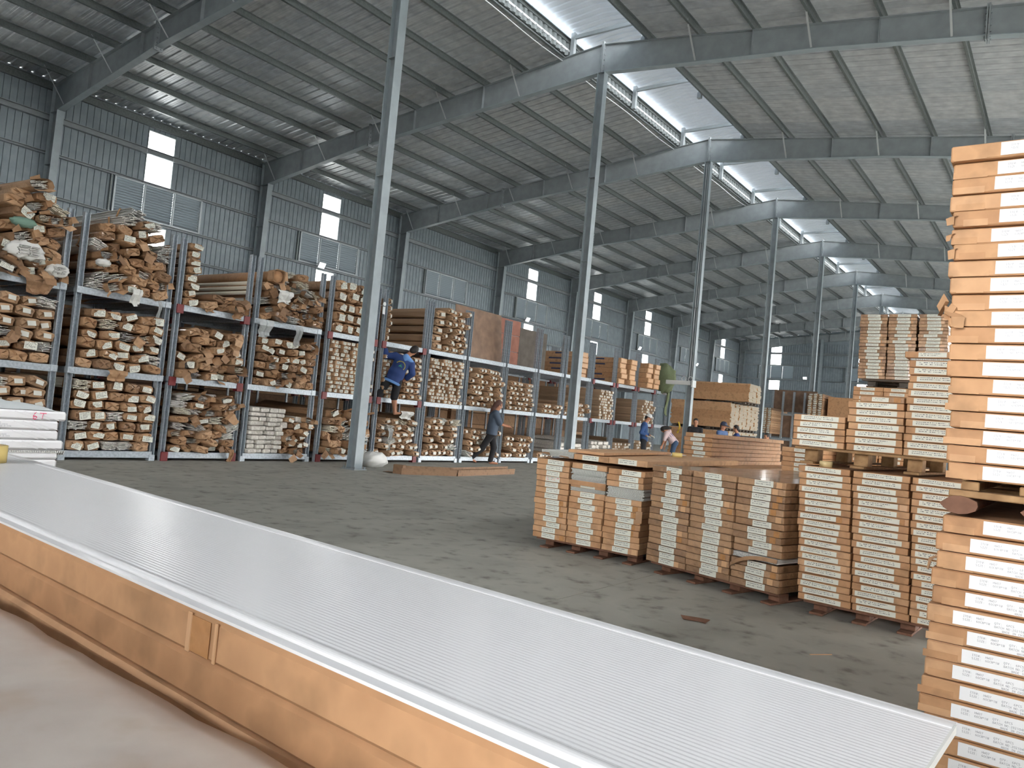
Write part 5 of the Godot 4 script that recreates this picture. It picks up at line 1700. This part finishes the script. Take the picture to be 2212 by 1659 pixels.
# ---------------------------------------------------------------- people: smooth-joined tapered capsules meshed as surface nets
class Field:
	var cell := 0.016
	var lo := Vector3.ZERO
	var nx := 0
	var ny := 0
	var nz := 0
	var f := PackedFloat32Array()

	func setup(a: Vector3, b: Vector3, c: float) -> void:
		cell = c
		lo = a
		nx = int((b.x - a.x) / c) + 2
		ny = int((b.y - a.y) / c) + 2
		nz = int((b.z - a.z) / c) + 2
		f.resize(nx * ny * nz)
		f.fill(1.0)

	# tapered capsule from a (radius ra) to b (radius rb), squashed along the axis q by 1/sq
	func cap(a: Vector3, b: Vector3, ra: float, rb: float, k := 0.03, q := Vector3.ZERO, sq := 1.0) -> void:
		var m := maxf(ra, rb) * maxf(1.0, sq) + k + cell * 2.0
		var i0 := Vector3i(((a.min(b) - Vector3.ONE * m - lo) / cell).floor()).clamp(Vector3i.ZERO, Vector3i(nx - 1, ny - 1, nz - 1))
		var i1 := Vector3i(((a.max(b) + Vector3.ONE * m - lo) / cell).ceil()).clamp(Vector3i.ZERO, Vector3i(nx - 1, ny - 1, nz - 1))
		var d := b - a
		var dd := maxf(d.length_squared(), 1e-9)
		for z in range(i0.z, i1.z + 1):
			for y in range(i0.y, i1.y + 1):
				var at := (z * ny + y) * nx
				for x in range(i0.x, i1.x + 1):
					var p := lo + Vector3(x, y, z) * cell - a
					var t := clampf(p.dot(d) / dd, 0.0, 1.0)
					var w := p - d * t
					if sq != 1.0:
						w += q * (w.dot(q) * (1.0 / sq - 1.0))
					var v := w.length() - lerpf(ra, rb, t)
					var o := f[at + x]
					var h := maxf(k - absf(v - o), 0.0) / k
					f[at + x] = minf(v, o) - h * h * k * 0.25

	func cut(p: Vector3, n: Vector3) -> void:   # keep only what lies behind the plane
		for z in nz:
			for y in ny:
				for x in nx:
					var i := (z * ny + y) * nx + x
					if f[i] < 0.2:
						f[i] = maxf(f[i], (lo + Vector3(x, y, z) * cell - p).dot(n))

	func mesh() -> ArrayMesh:
		var verts := PackedVector3Array()
		var norms := PackedVector3Array()
		var idx := PackedInt32Array()
		var at := PackedInt32Array()
		at.resize(nx * ny * nz)
		at.fill(-1)
		var sy := nx
		var sz := nx * ny
		var offs := [0, 1, sy, sy + 1, sz, sz + 1, sz + sy, sz + sy + 1]
		for z in nz - 1:
			for y in ny - 1:
				var row := z * sz + y * sy
				for x in nx - 1:
					var i := row + x
					if f[i] > 0.1:
						continue
					var v0 := f[i]; var v1 := f[i + 1]; var v2 := f[i + sy]; var v3 := f[i + sy + 1]
					var v4 := f[i + sz]; var v5 := f[i + sz + 1]; var v6 := f[i + sz + sy]; var v7 := f[i + sz + sy + 1]
					var neg := int(v0 < 0) + int(v1 < 0) + int(v2 < 0) + int(v3 < 0) + int(v4 < 0) + int(v5 < 0) + int(v6 < 0) + int(v7 < 0)
					if neg == 0 or neg == 8:
						continue
					var c := [v0, v1, v2, v3, v4, v5, v6, v7]
					var s := Vector3.ZERO
					var m := 0
					for e in [[0, 1], [2, 3], [4, 5], [6, 7], [0, 2], [1, 3], [4, 6], [5, 7], [0, 4], [1, 5], [2, 6], [3, 7]]:
						var a: float = c[e[0]]
						var b: float = c[e[1]]
						if (a < 0.0) != (b < 0.0):
							var t := a / (a - b)
							var pa := Vector3(e[0] & 1, (e[0] >> 1) & 1, e[0] >> 2)
							var pb := Vector3(e[1] & 1, (e[1] >> 1) & 1, e[1] >> 2)
							s += pa.lerp(pb, t)
							m += 1
					at[i] = verts.size()
					verts.append(lo + (Vector3(x, y, z) + s / m) * cell)
					norms.append(Vector3(v1 + v3 + v5 + v7 - v0 - v2 - v4 - v6, v2 + v3 + v6 + v7 - v0 - v1 - v4 - v5, v4 + v5 + v6 + v7 - v0 - v1 - v2 - v3).normalized())
		for z in range(1, nz - 1):
			for y in range(1, ny - 1):
				for x in range(1, nx - 1):
					var i := z * sz + y * sy + x
					var v := f[i]
					if v > 0.1:
						continue
					for ax in 3:
						var st: int = [1, sy, sz][ax]
						var w := f[i + st]
						if (v < 0.0) == (w < 0.0):
							continue
						var u: int = [sy, sz, 1][ax]
						var q: int = [sz, 1, sy][ax]
						var a := at[i - u - q]; var b := at[i - q]; var c := at[i]; var d := at[i - u]
						if a < 0 or b < 0 or c < 0 or d < 0:
							continue
						if v < 0.0:
							idx.append_array([a, c, b, a, d, c])
						else:
							idx.append_array([a, b, c, a, c, d])
		var arr := []
		arr.resize(Mesh.ARRAY_MAX)
		arr[Mesh.ARRAY_VERTEX] = verts
		arr[Mesh.ARRAY_NORMAL] = norms
		arr[Mesh.ARRAY_INDEX] = idx
		var r := ArrayMesh.new()
		r.add_surface_from_arrays(Mesh.PRIMITIVE_TRIANGLES, arr)
		return r

# j: joints in world space. look: colours and lengths. Everything is meshed around the person's own base point.
func person(label: String, base: Vector3, j: Dictionary, look: Dictionary) -> void:
	var o := thing("person", label, "person", base)
	var cs: float = look.get("cell", 0.018)
	var lo := Vector3.ONE * 1e9
	var hi := -lo
	var J := {}
	for k in j:
		J[k] = j[k] - base
		lo = lo.min(J[k])
		hi = hi.max(J[k])
	lo -= Vector3.ONE * 0.24
	hi += Vector3.ONE * 0.26
	var skin: Material = look.skin
	var fwd: Vector3 = look.face          # way the face looks
	var up: Vector3 = (J.head - J.neck).normalized()
	fwd = (fwd - up * fwd.dot(up)).normalized()
	var side := up.cross(fwd).normalized()
	var chest_f: Vector3 = look.get("chest", fwd)
	var full: bool = J.has("ankle_a")
	var mid: Vector3 = (J.sh_a + J.sh_b) * 0.5
	var hip: Vector3 = (J.hip_a + J.hip_b) * 0.5
	var shw: Vector3 = (J.sh_a - J.sh_b).normalized()
	# continuous body
	var b := Field.new()
	b.setup(lo, hi, cs)
	b.cap(J.head - up * 0.01, J.head + up * 0.035, 0.082, 0.088, 0.02, side, 0.86)
	b.cap(J.head - up * 0.055 + fwd * 0.03, J.head - up * 0.08 + fwd * 0.045, 0.056, 0.036, 0.04)
	b.cap(J.head - up * 0.1, J.neck - up * 0.03, 0.052, 0.058, 0.03)
	b.cap(mid + (hip - mid) * 0.12, hip + (mid - hip) * 0.35, 0.105, 0.098, 0.05, shw, 1.35)
	b.cap(hip + (mid - hip) * 0.3, hip, 0.105, 0.108, 0.05, shw, 1.3)
	b.cap(J.sh_a, J.sh_b, 0.055, 0.055, 0.05)
	for s in ["a", "b"]:
		b.cap(J["sh_" + s], J["elb_" + s], 0.05, 0.04, 0.03)
		b.cap(J["elb_" + s], J["wr_" + s], 0.04, 0.028, 0.02)
		if full:
			b.cap(J["hip_" + s], J["knee_" + s], 0.082, 0.055, 0.04)
			var calf: Vector3 = J["knee_" + s].lerp(J["ankle_" + s], 0.3)
			b.cap(J["knee_" + s], calf, 0.052, 0.054, 0.03)
			b.cap(calf, J["ankle_" + s], 0.054, 0.034, 0.03)
			b.cap(J["ankle_" + s] + Vector3(0, -0.03, 0), J["toe_" + s], 0.036, 0.026, 0.03)
	part("body", b.mesh(), skin, o)
	# face and ears in a finer grid
	var h := Field.new()
	h.setup(J.head - Vector3.ONE * 0.16, J.head + Vector3.ONE * 0.17, look.get("head_cell", 0.008))
	h.cap(J.head - up * 0.01, J.head + up * 0.035, 0.083, 0.089, 0.02, side, 0.86)
	h.cap(J.head - up * 0.055 + fwd * 0.03, J.head - up * 0.08 + fwd * 0.045, 0.057, 0.037, 0.04)
	h.cap(J.head + fwd * 0.088 + up * 0.012, J.head + fwd * 0.106 - up * 0.022, 0.008, 0.013, 0.012)
	h.cap(J.head + fwd * 0.079 + up * 0.026 + side * 0.035, J.head + fwd * 0.079 + up * 0.026 - side * 0.035, 0.011, 0.011, 0.012)
	h.cap(J.head + fwd * 0.082 - up * 0.052 + side * 0.02, J.head + fwd * 0.082 - up * 0.052 - side * 0.02, 0.009, 0.009, 0.01)
	for s in [-1, 1]:
		h.cap(J.head + side * s * 0.076 + up * 0.016, J.head + side * s * 0.078 - up * 0.024, 0.016, 0.011, 0.01, side, 0.55)
	part("head", h.mesh(), skin, o)
	var eyes := Shape.new()
	for s in [-1, 1]:
		eyes.box(J.head + fwd * 0.084 + side * s * 0.032 + up * 0.004, Vector3(0.022, 0.009, 0.012), Basis(side, up, fwd))
	part("eyes", eyes.mesh(), M.hair, o)
	# hair
	var hr := Field.new()
	hr.setup(J.head - Vector3.ONE * 0.34, J.head + Vector3.ONE * 0.2, look.get("head_cell", 0.008) * 1.3)
	hr.cap(J.head + up * 0.03 - fwd * 0.012, J.head + up * 0.052 - fwd * 0.01, 0.092, 0.088, 0.02, side, 0.92)
	hr.cap(J.head - fwd * 0.045 - up * 0.02, J.head - fwd * 0.03 + up * 0.03, 0.066, 0.075, 0.02)
	if look.get("long_hair", false):
		hr.cap(J.head - fwd * 0.075, J.neck - fwd * 0.10 - up * 0.02, 0.06, 0.05, 0.03, side, 1.2)
		hr.cap(J.neck - fwd * 0.10, J.neck - fwd * 0.13 - up * 0.12, 0.05, 0.02, 0.03, side, 1.2)
	if not look.has("hood"):
		hr.cut(J.head + fwd * 0.052 + up * 0.02, (fwd - up * 0.55).normalized())
	part("hair", hr.mesh(), M.hair if not look.has("hair") else look.hair, o)
	# clothes
	var sh := Field.new()
	sh.setup(lo, hi, cs)
	var g: float = look.get("loose", 0.014)
	sh.cap(mid + (hip - mid) * 0.12, hip + (mid - hip) * 0.35, 0.105 + g, 0.1 + g, 0.05, shw, 1.35)
	sh.cap(hip + (mid - hip) * 0.3, hip + (mid - hip) * look.get("hem", 0.02), 0.106 + g, 0.114 + g, 0.05, shw, 1.32)
	sh.cap(J.sh_a, J.sh_b, 0.056 + g, 0.056 + g, 0.05)
	sh.cap(J.neck - up * 0.05, J.neck - up * 0.075, 0.062, 0.075, 0.03)
	for s in ["a", "b"]:
		var e: Vector3 = J["elb_" + s]
		sh.cap(J["sh_" + s], J["sh_" + s].lerp(e, minf(look.sleeve, 1.0)), 0.053 + g, 0.044 + g, 0.03)
		if look.sleeve > 1.0:
			sh.cap(e, e.lerp(J["wr_" + s], look.sleeve - 1.0), 0.044 + g, 0.036 + g, 0.02)
	var axis := (mid - hip).normalized()
	sh.cut(hip - axis * look.get("drop", 0.06), -axis)
	var top_part := part(look.get("top_name", "shirt"), sh.mesh(), look.top, o)
	if full and look.has("legs"):
		var tr := Field.new()
		tr.setup(lo, hi, cs)
		tr.cap(hip + (mid - hip) * 0.14, hip, 0.108, 0.118, 0.04, shw, 1.28)
		for s in ["a", "b"]:
			var kn: Vector3 = J["knee_" + s]
			tr.cap(J["hip_" + s], J["hip_" + s].lerp(kn, minf(look.leg, 1.0)), 0.095, look.get("leg_r", 0.07), 0.04)
			if look.leg > 1.0:
				tr.cap(kn, kn.lerp(J["ankle_" + s], look.leg - 1.0), look.get("leg_r", 0.07), 0.064, 0.03)
		part("trousers" if look.leg > 1.2 else "shorts", tr.mesh(), look.legs, o)
	# hands: palm, four fingers, thumb
	for s in ["a", "b"]:
		if not J.has("hand_" + s):
			continue
		var w: Vector3 = J["wr_" + s]
		var t: Vector3 = J["hand_" + s]
		var d := (t - w).normalized()
		var pn: Vector3 = look.get("palm_" + s, Vector3.DOWN)
		pn = (pn - d * pn.dot(d)).normalized()
		var ac := d.cross(pn).normalized()
		var hf := Field.new()
		hf.setup(w - Vector3.ONE * 0.12 + d * 0.09, w + Vector3.ONE * 0.12 + d * 0.09, look.get("hand_cell", 0.006))
		hf.cap(w - d * 0.01, w + d * 0.03, 0.027, 0.03, 0.02, pn, 0.7)
		hf.cap(w + d * 0.03, w + d * 0.075, 0.035, 0.038, 0.02, pn, 0.5)
		for q in 4:
			var root := w + d * 0.075 + ac * (0.03 - 0.02 * q)
			var ln: float = [0.062, 0.074, 0.07, 0.054][q]
			var k1: Vector3 = root + d * ln * 0.5 + pn * ln * 0.12
			var k2: Vector3 = k1 + d * ln * 0.25 + pn * ln * 0.3
			hf.cap(root, k1, 0.0098, 0.009, 0.006)
			hf.cap(k1, k2, 0.009, 0.0078, 0.004)
		hf.cap(w + d * 0.025 + ac * 0.03, w + d * 0.055 + ac * 0.055 + pn * 0.012, 0.013, 0.011, 0.01)
		hf.cap(w + d * 0.055 + ac * 0.055 + pn * 0.012, w + d * 0.085 + ac * 0.05 + pn * 0.024, 0.011, 0.0085, 0.006)
		part("hand", hf.mesh(), look.get("glove", skin), o)
	if look.has("hat"):
		var hm := Shape.new()
		var bs := Basis(side, up, fwd)
		var prof: Array = [Vector2(0.001, 0.075), Vector2(0.05, 0.068), Vector2(0.085, 0.045), Vector2(0.1, 0.0), Vector2(0.103, -0.015)]
		var l := Shape.new()
		l.lathe(prof, 18)
		for i in l.v.size():
			hm.v.append(J.head + up * 0.05 + bs * (l.v[i] * Vector3(0.98, 1.3, 1.12)))
			hm.n.append(bs * l.n[i])
			hm.uv.append(Vector2.ZERO)
		var hat := part("hat", hm.mesh(), look.hat, o)
		var br := Shape.new()
		br.cbox(J.head + up * 0.045 + fwd * 0.14, Vector3(0.15, 0.012, 0.1), 0.004, Basis(bs.x, bs.y.rotated(bs.x, 0.2), bs.z.rotated(bs.x, 0.2)))
		part("hat_brim", br.mesh(), look.hat, hat)
	if look.has("extra"):
		look.extra.call(top_part, J, up, fwd, side)

func build_people() -> void:
	M.hair = mat(c8(30, 26, 25), 0.6)
	M.hair_brown = mat(c8(74, 44, 36), 0.6)
	var skin := mat(c8(178, 126, 98), 0.6)
	skin.subsurf_scatter_enabled = true
	skin.subsurf_scatter_strength = 0.05
	var navy := mat(c8(30, 56, 110), 0.75)
	var sky_trim := mat(c8(104, 150, 210), 0.75)
	var black := mat(c8(26, 26, 30), 0.85)
	var teal := mat(c8(70, 82, 98), 0.8)
	var denim := mat(c8(50, 70, 96), 0.85)
	var dark := mat(c8(34, 34, 40), 0.85)
	var stripe := mat(c8(214, 190, 190), 0.8)
	var blue := mat(c8(52, 82, 132), 0.8)
	var white := mat(c8(226, 226, 226), 0.7)
	var yellow := mat(c8(206, 190, 80), 0.7)
	var green := mat(c8(60, 170, 120), 0.7)
	# worker climbing on the racks, back to us, leaning in
	var bk := Vector3(0.66, -0.1, 0.75).normalized()  # out of his back, towards the camera
	person("worker in blue jacket and black shorts standing on the rack loads, back turned", Vector3(-12.05, 1.03, -11.9), {
		"head": Vector3(-11.80, 2.49, -12.24), "neck": Vector3(-11.86, 2.37, -12.14),
		"sh_a": Vector3(-12.05, 2.34, -11.95), "sh_b": Vector3(-11.80, 2.2, -12.21),
		"elb_a": Vector3(-12.19, 2.32, -11.80), "wr_a": Vector3(-12.215, 2.46, -11.79), "hand_a": Vector3(-12.23, 2.58, -11.8),
		"elb_b": Vector3(-11.77, 1.99, -12.24), "wr_b": Vector3(-11.90, 1.88, -12.22), "hand_b": Vector3(-12.0, 1.83, -12.24),
		"hip_a": Vector3(-12.10, 1.83, -11.87), "hip_b": Vector3(-11.96, 1.80, -12.02),
		"knee_a": Vector3(-12.22, 1.46, -11.75), "knee_b": Vector3(-12.0, 1.43, -11.99),
		"ankle_a": Vector3(-12.28, 1.14, -11.70), "ankle_b": Vector3(-11.97, 1.12, -12.02), "toe_a": Vector3(-12.37, 1.1, -11.78), "toe_b": Vector3(-11.9, 1.1, -12.1)},
		{"skin": skin, "face": Vector3(-0.5, -0.35, -0.8), "sleeve": 1.9, "leg": 0.98, "leg_r": 0.085, "top": navy, "top_name": "jacket", "legs": black, "loose": 0.026, "hem": -0.05, "drop": 0.07, "cell": 0.014,
		"palm_a": Vector3(-1, 0, 0), "palm_b": Vector3(0, -1, 0), "extra": func(o: Node3D, J: Dictionary, up: Vector3, _f: Vector3, _s: Vector3) -> void:
			var mid: Vector3 = (J.sh_a + J.sh_b) * 0.5
			var hip: Vector3 = (J.hip_a + J.hip_b) * 0.5
			var ax := (mid - hip).normalized()
			var right: Vector3 = (J.sh_b - J.sh_a).normalized()
			right = (right - ax * right.dot(ax)).normalized()
			var out := right.cross(ax).normalized()
			if out.dot(bk) < 0.0:
				out = -out
			var c := mid - ax * 0.16 + out * 0.137
			var st := Shape.new()
			for i in 13:
				var a := lerpf(2.7, -0.35, i / 12.0)
				var dirv := right * cos(a) + ax * sin(a)
				st.box(c + dirv * 0.105 - out * 0.012 * absf(cos(a)), Vector3(0.016, 0.02, 0.012), Basis(right * -sin(a) + ax * cos(a), dirv, out))
			part("back_print", st.mesh(), yellow, o)
			st = Shape.new()
			for i in 3:
				st.bar(c + right * (-0.03 + 0.03 * i) - ax * 0.02, c + right * (0.01 + 0.014 * i) + ax * (0.035 - 0.02 * i), 0.012, 0.012)
			part("back_emblem", st.mesh(), green, o)
			var hem := Field.new()
			hem.setup(hip - Vector3.ONE * 0.34, hip + Vector3.ONE * 0.36, 0.012)
			hem.cap(hip + ax * 0.12, hip - ax * 0.05, 0.139, 0.148, 0.03, right, 1.34)
			hem.cut(hip - ax * 0.028, ax)
			hem.cut(hip - ax * 0.085, -ax)
			part("jacket_hem", hem.mesh(), sky_trim, o)
			var hd := Field.new()
			hd.setup(J.neck - Vector3.ONE * 0.26, J.neck + Vector3.ONE * 0.22, 0.012)
			hd.cap(J.neck - up * 0.05 + out * 0.035, J.sh_b + ax * 0.03 + out * 0.03, 0.072, 0.05, 0.04)
			hd.cap(J.neck - up * 0.06 + out * 0.05, mid.lerp(J.sh_b, 0.2) - ax * 0.05 + out * 0.085, 0.055, 0.035, 0.04)
			part("jacket_hood", hd.mesh(), sky_trim, o)})
	# woman striding along the racks
	var wz := 0.0
	person("woman with long hair striding past the racks in a grey-blue top", Vector3(-11.87, 0, -15.46), {
		"head": Vector3(-11.80, 1.50, -15.50), "neck": Vector3(-11.83, 1.37, -15.48),
		"sh_a": Vector3(-11.98, 1.28, -15.56), "sh_b": Vector3(-11.74, 1.28, -15.36),
		"elb_a": Vector3(-11.84, 1.05, -15.68), "wr_a": Vector3(-11.66, 1.01, -15.72), "hand_a": Vector3(-11.56, 1.0, -15.76),
		"elb_b": Vector3(-11.66, 1.04, -15.45), "wr_b": Vector3(-11.55, 0.98, -15.62), "hand_b": Vector3(-11.5, 0.97, -15.72),
		"hip_a": Vector3(-11.95, 0.80, -15.50), "hip_b": Vector3(-11.82, 0.80, -15.38),
		"knee_a": Vector3(-11.84, 0.42, -15.52), "knee_b": Vector3(-12.03, 0.38, -15.28),
		"ankle_a": Vector3(-11.87, 0.07, -15.46), "ankle_b": Vector3(-12.22, 0.12, -15.13), "toe_a": Vector3(-11.74, 0.03, -15.58), "toe_b": Vector3(-12.13, 0.03, -15.2)},
		{"skin": skin, "face": Vector3(0.5, -0.1, -0.75), "sleeve": 0.95, "leg": 1.93, "leg_r": 0.078, "top": teal, "legs": black, "long_hair": true, "hair": M.hair_brown, "loose": 0.03, "hem": -0.12, "drop": 0.06, "cell": 0.015, "palm_a": Vector3(0, -1, 0), "palm_b": Vector3(0, -1, 0)})
	# worker in the white cap
	person("worker in a white cap and blue shirt standing at the end of the racks", Vector3(-11.33, 0, -22.9), {
		"head": Vector3(-11.27, 1.60, -22.92), "neck": Vector3(-11.32, 1.47, -22.89),
		"sh_a": Vector3(-11.45, 1.38, -23.02), "sh_b": Vector3(-11.28, 1.38, -22.74),
		"elb_a": Vector3(-11.43, 1.1, -23.05), "wr_a": Vector3(-11.2, 1.02, -23.1), "hand_a": Vector3(-11.1, 0.99, -23.12),
		"elb_b": Vector3(-11.36, 1.1, -22.68), "wr_b": Vector3(-11.2, 1.0, -22.8), "hand_b": Vector3(-11.1, 0.98, -22.85),
		"hip_a": Vector3(-11.38, 0.86, -22.97), "hip_b": Vector3(-11.32, 0.86, -22.83), "knee_a": Vector3(-11.36, 0.46, -22.98), "knee_b": Vector3(-11.3, 0.46, -22.82),
		"ankle_a": Vector3(-11.38, 0.07, -22.98), "ankle_b": Vector3(-11.33, 0.07, -22.82), "toe_a": Vector3(-11.24, 0.03, -23.04), "toe_b": Vector3(-11.18, 0.03, -22.88)},
		{"skin": skin, "face": Vector3(0.9, -0.1, -0.4), "sleeve": 1.6, "leg": 1.95, "top": blue, "legs": dark, "hat": white, "cell": 0.02, "head_cell": 0.01, "hand_cell": 0.007, "glove": M.strips[3]})
	# woman bending
	var bend := {
		"head": Vector3(-10.60, 1.26, -22.80), "neck": Vector3(-10.53, 1.24, -22.83),
		"sh_a": Vector3(-10.58, 1.17, -23.0), "sh_b": Vector3(-10.48, 1.15, -22.7),
		"elb_a": Vector3(-10.62, 0.92, -23.0), "wr_a": Vector3(-10.62, 0.74, -22.96), "hand_a": Vector3(-10.64, 0.64, -22.95),
		"elb_b": Vector3(-10.52, 0.92, -22.68), "wr_b": Vector3(-10.6, 0.76, -22.72), "hand_b": Vector3(-10.64, 0.66, -22.74),
		"hip_a": Vector3(-10.3, 0.87, -23.0), "hip_b": Vector3(-10.24, 0.87, -22.86), "knee_a": Vector3(-10.38, 0.46, -23.0), "knee_b": Vector3(-10.32, 0.46, -22.86),
		"ankle_a": Vector3(-10.3, 0.07, -23.0), "ankle_b": Vector3(-10.24, 0.07, -22.86), "toe_a": Vector3(-10.43, 0.03, -23.0), "toe_b": Vector3(-10.37, 0.03, -22.86)}
	person("worker in a pink striped shirt and jeans bending over by the column", Vector3(-10.35, 0, -22.9), bend,
		{"skin": skin, "face": Vector3(-0.8, -0.7, 0.1), "sleeve": 0.9, "leg": 1.95, "top": stripe, "legs": denim, "long_hair": true, "cell": 0.02, "head_cell": 0.01, "hand_cell": 0.007,
		"extra": func(o: Node3D, J: Dictionary, _u: Vector3, _f: Vector3, _s: Vector3) -> void:
			var st := Shape.new()
			var mid: Vector3 = (J.sh_a + J.sh_b) * 0.5
			var hip: Vector3 = (J.hip_a + J.hip_b) * 0.5
			var w: Vector3 = (J.sh_b - J.sh_a).normalized()
			var ax := (mid - hip).normalized()
			var out := w.cross(ax).normalized()
			if out.y < 0.0: out = -out
			for i in 5:
				var a := -0.5 + i * 0.55
				var dd := out * cos(a) + w * sin(a) * 1.25
				st.bar(hip + dd * 0.124 + ax * 0.02, mid + dd * 0.12 - ax * 0.06, 0.014, 0.014)
			part("shirt_stripe", st.mesh(), navy, o)})
	# workers seen over the long cartons
	var seats := [
		["man with short dark hair in a black top seated behind the long cartons", Vector3(-10.26, 1.60, -24.45), Vector3(0.4, -0.15, 0.9), black, null],
		["worker in a dark blue cap looking down behind the long cartons", Vector3(-8.93, 1.55, -23.48), Vector3(0.85, -0.45, 0.25), mat(c8(70, 92, 130), 0.8), mat(c8(38, 44, 66), 0.7)],
		["dark-haired worker in a navy shirt bent over the table beyond the cartons", Vector3(-9.14, 1.506, -25.2), Vector3(-0.8, -0.5, 0.3), navy, null],
		["worker whose dark head only just shows over the end of the cartons", Vector3(-7.87, 1.33, -24.5), Vector3(-0.4, -0.6, 0.6), mat(c8(90, 60, 62), 0.8), null]]
	for s in seats:
		var hd: Vector3 = s[1]
		var fc: Vector3 = s[2]
		var flat := Vector3(fc.x, 0, fc.z).normalized()
		var sd := Vector3.UP.cross(flat)
		var nk := hd - Vector3(0, 0.125, 0) - flat * 0.03
		var jj := {"head": hd, "neck": nk, "sh_a": nk - Vector3(0, 0.09, 0) + sd * 0.175, "sh_b": nk - Vector3(0, 0.09, 0) - sd * 0.175}
		var seat := 0.46
		for e in [["a", 1.0], ["b", -1.0]]:
			var q: float = e[1]
			jj["elb_" + e[0]] = nk + sd * q * 0.23 - Vector3(0, 0.34, 0) + flat * 0.05
			jj["wr_" + e[0]] = nk + sd * q * 0.16 - Vector3(0, 0.4, 0) + flat * 0.28
			jj["hand_" + e[0]] = nk + sd * q * 0.14 - Vector3(0, 0.41, 0) + flat * 0.38
			jj["hip_" + e[0]] = Vector3(nk.x, nk.y - 0.58, nk.z) + sd * q * 0.09 - flat * 0.05
			jj["knee_" + e[0]] = Vector3(nk.x, (nk.y - 0.58) * 0.52, nk.z) + sd * q * 0.1 + flat * 0.03
			jj["ankle_" + e[0]] = Vector3(nk.x, 0.07, nk.z) + sd * q * 0.1 - flat * 0.04
			jj["toe_" + e[0]] = Vector3(nk.x, 0.03, nk.z) + sd * q * 0.11 + flat * 0.1
		var lk := {"skin": skin, "face": fc, "sleeve": 0.8, "leg": 1.95, "top": s[3], "legs": dark, "cell": 0.022, "head_cell": 0.01, "hand_cell": 0.008}
		if s[4]:
			lk.hat = s[4]
		person(s[0], Vector3(hd.x, 0, hd.z), jj, lk)
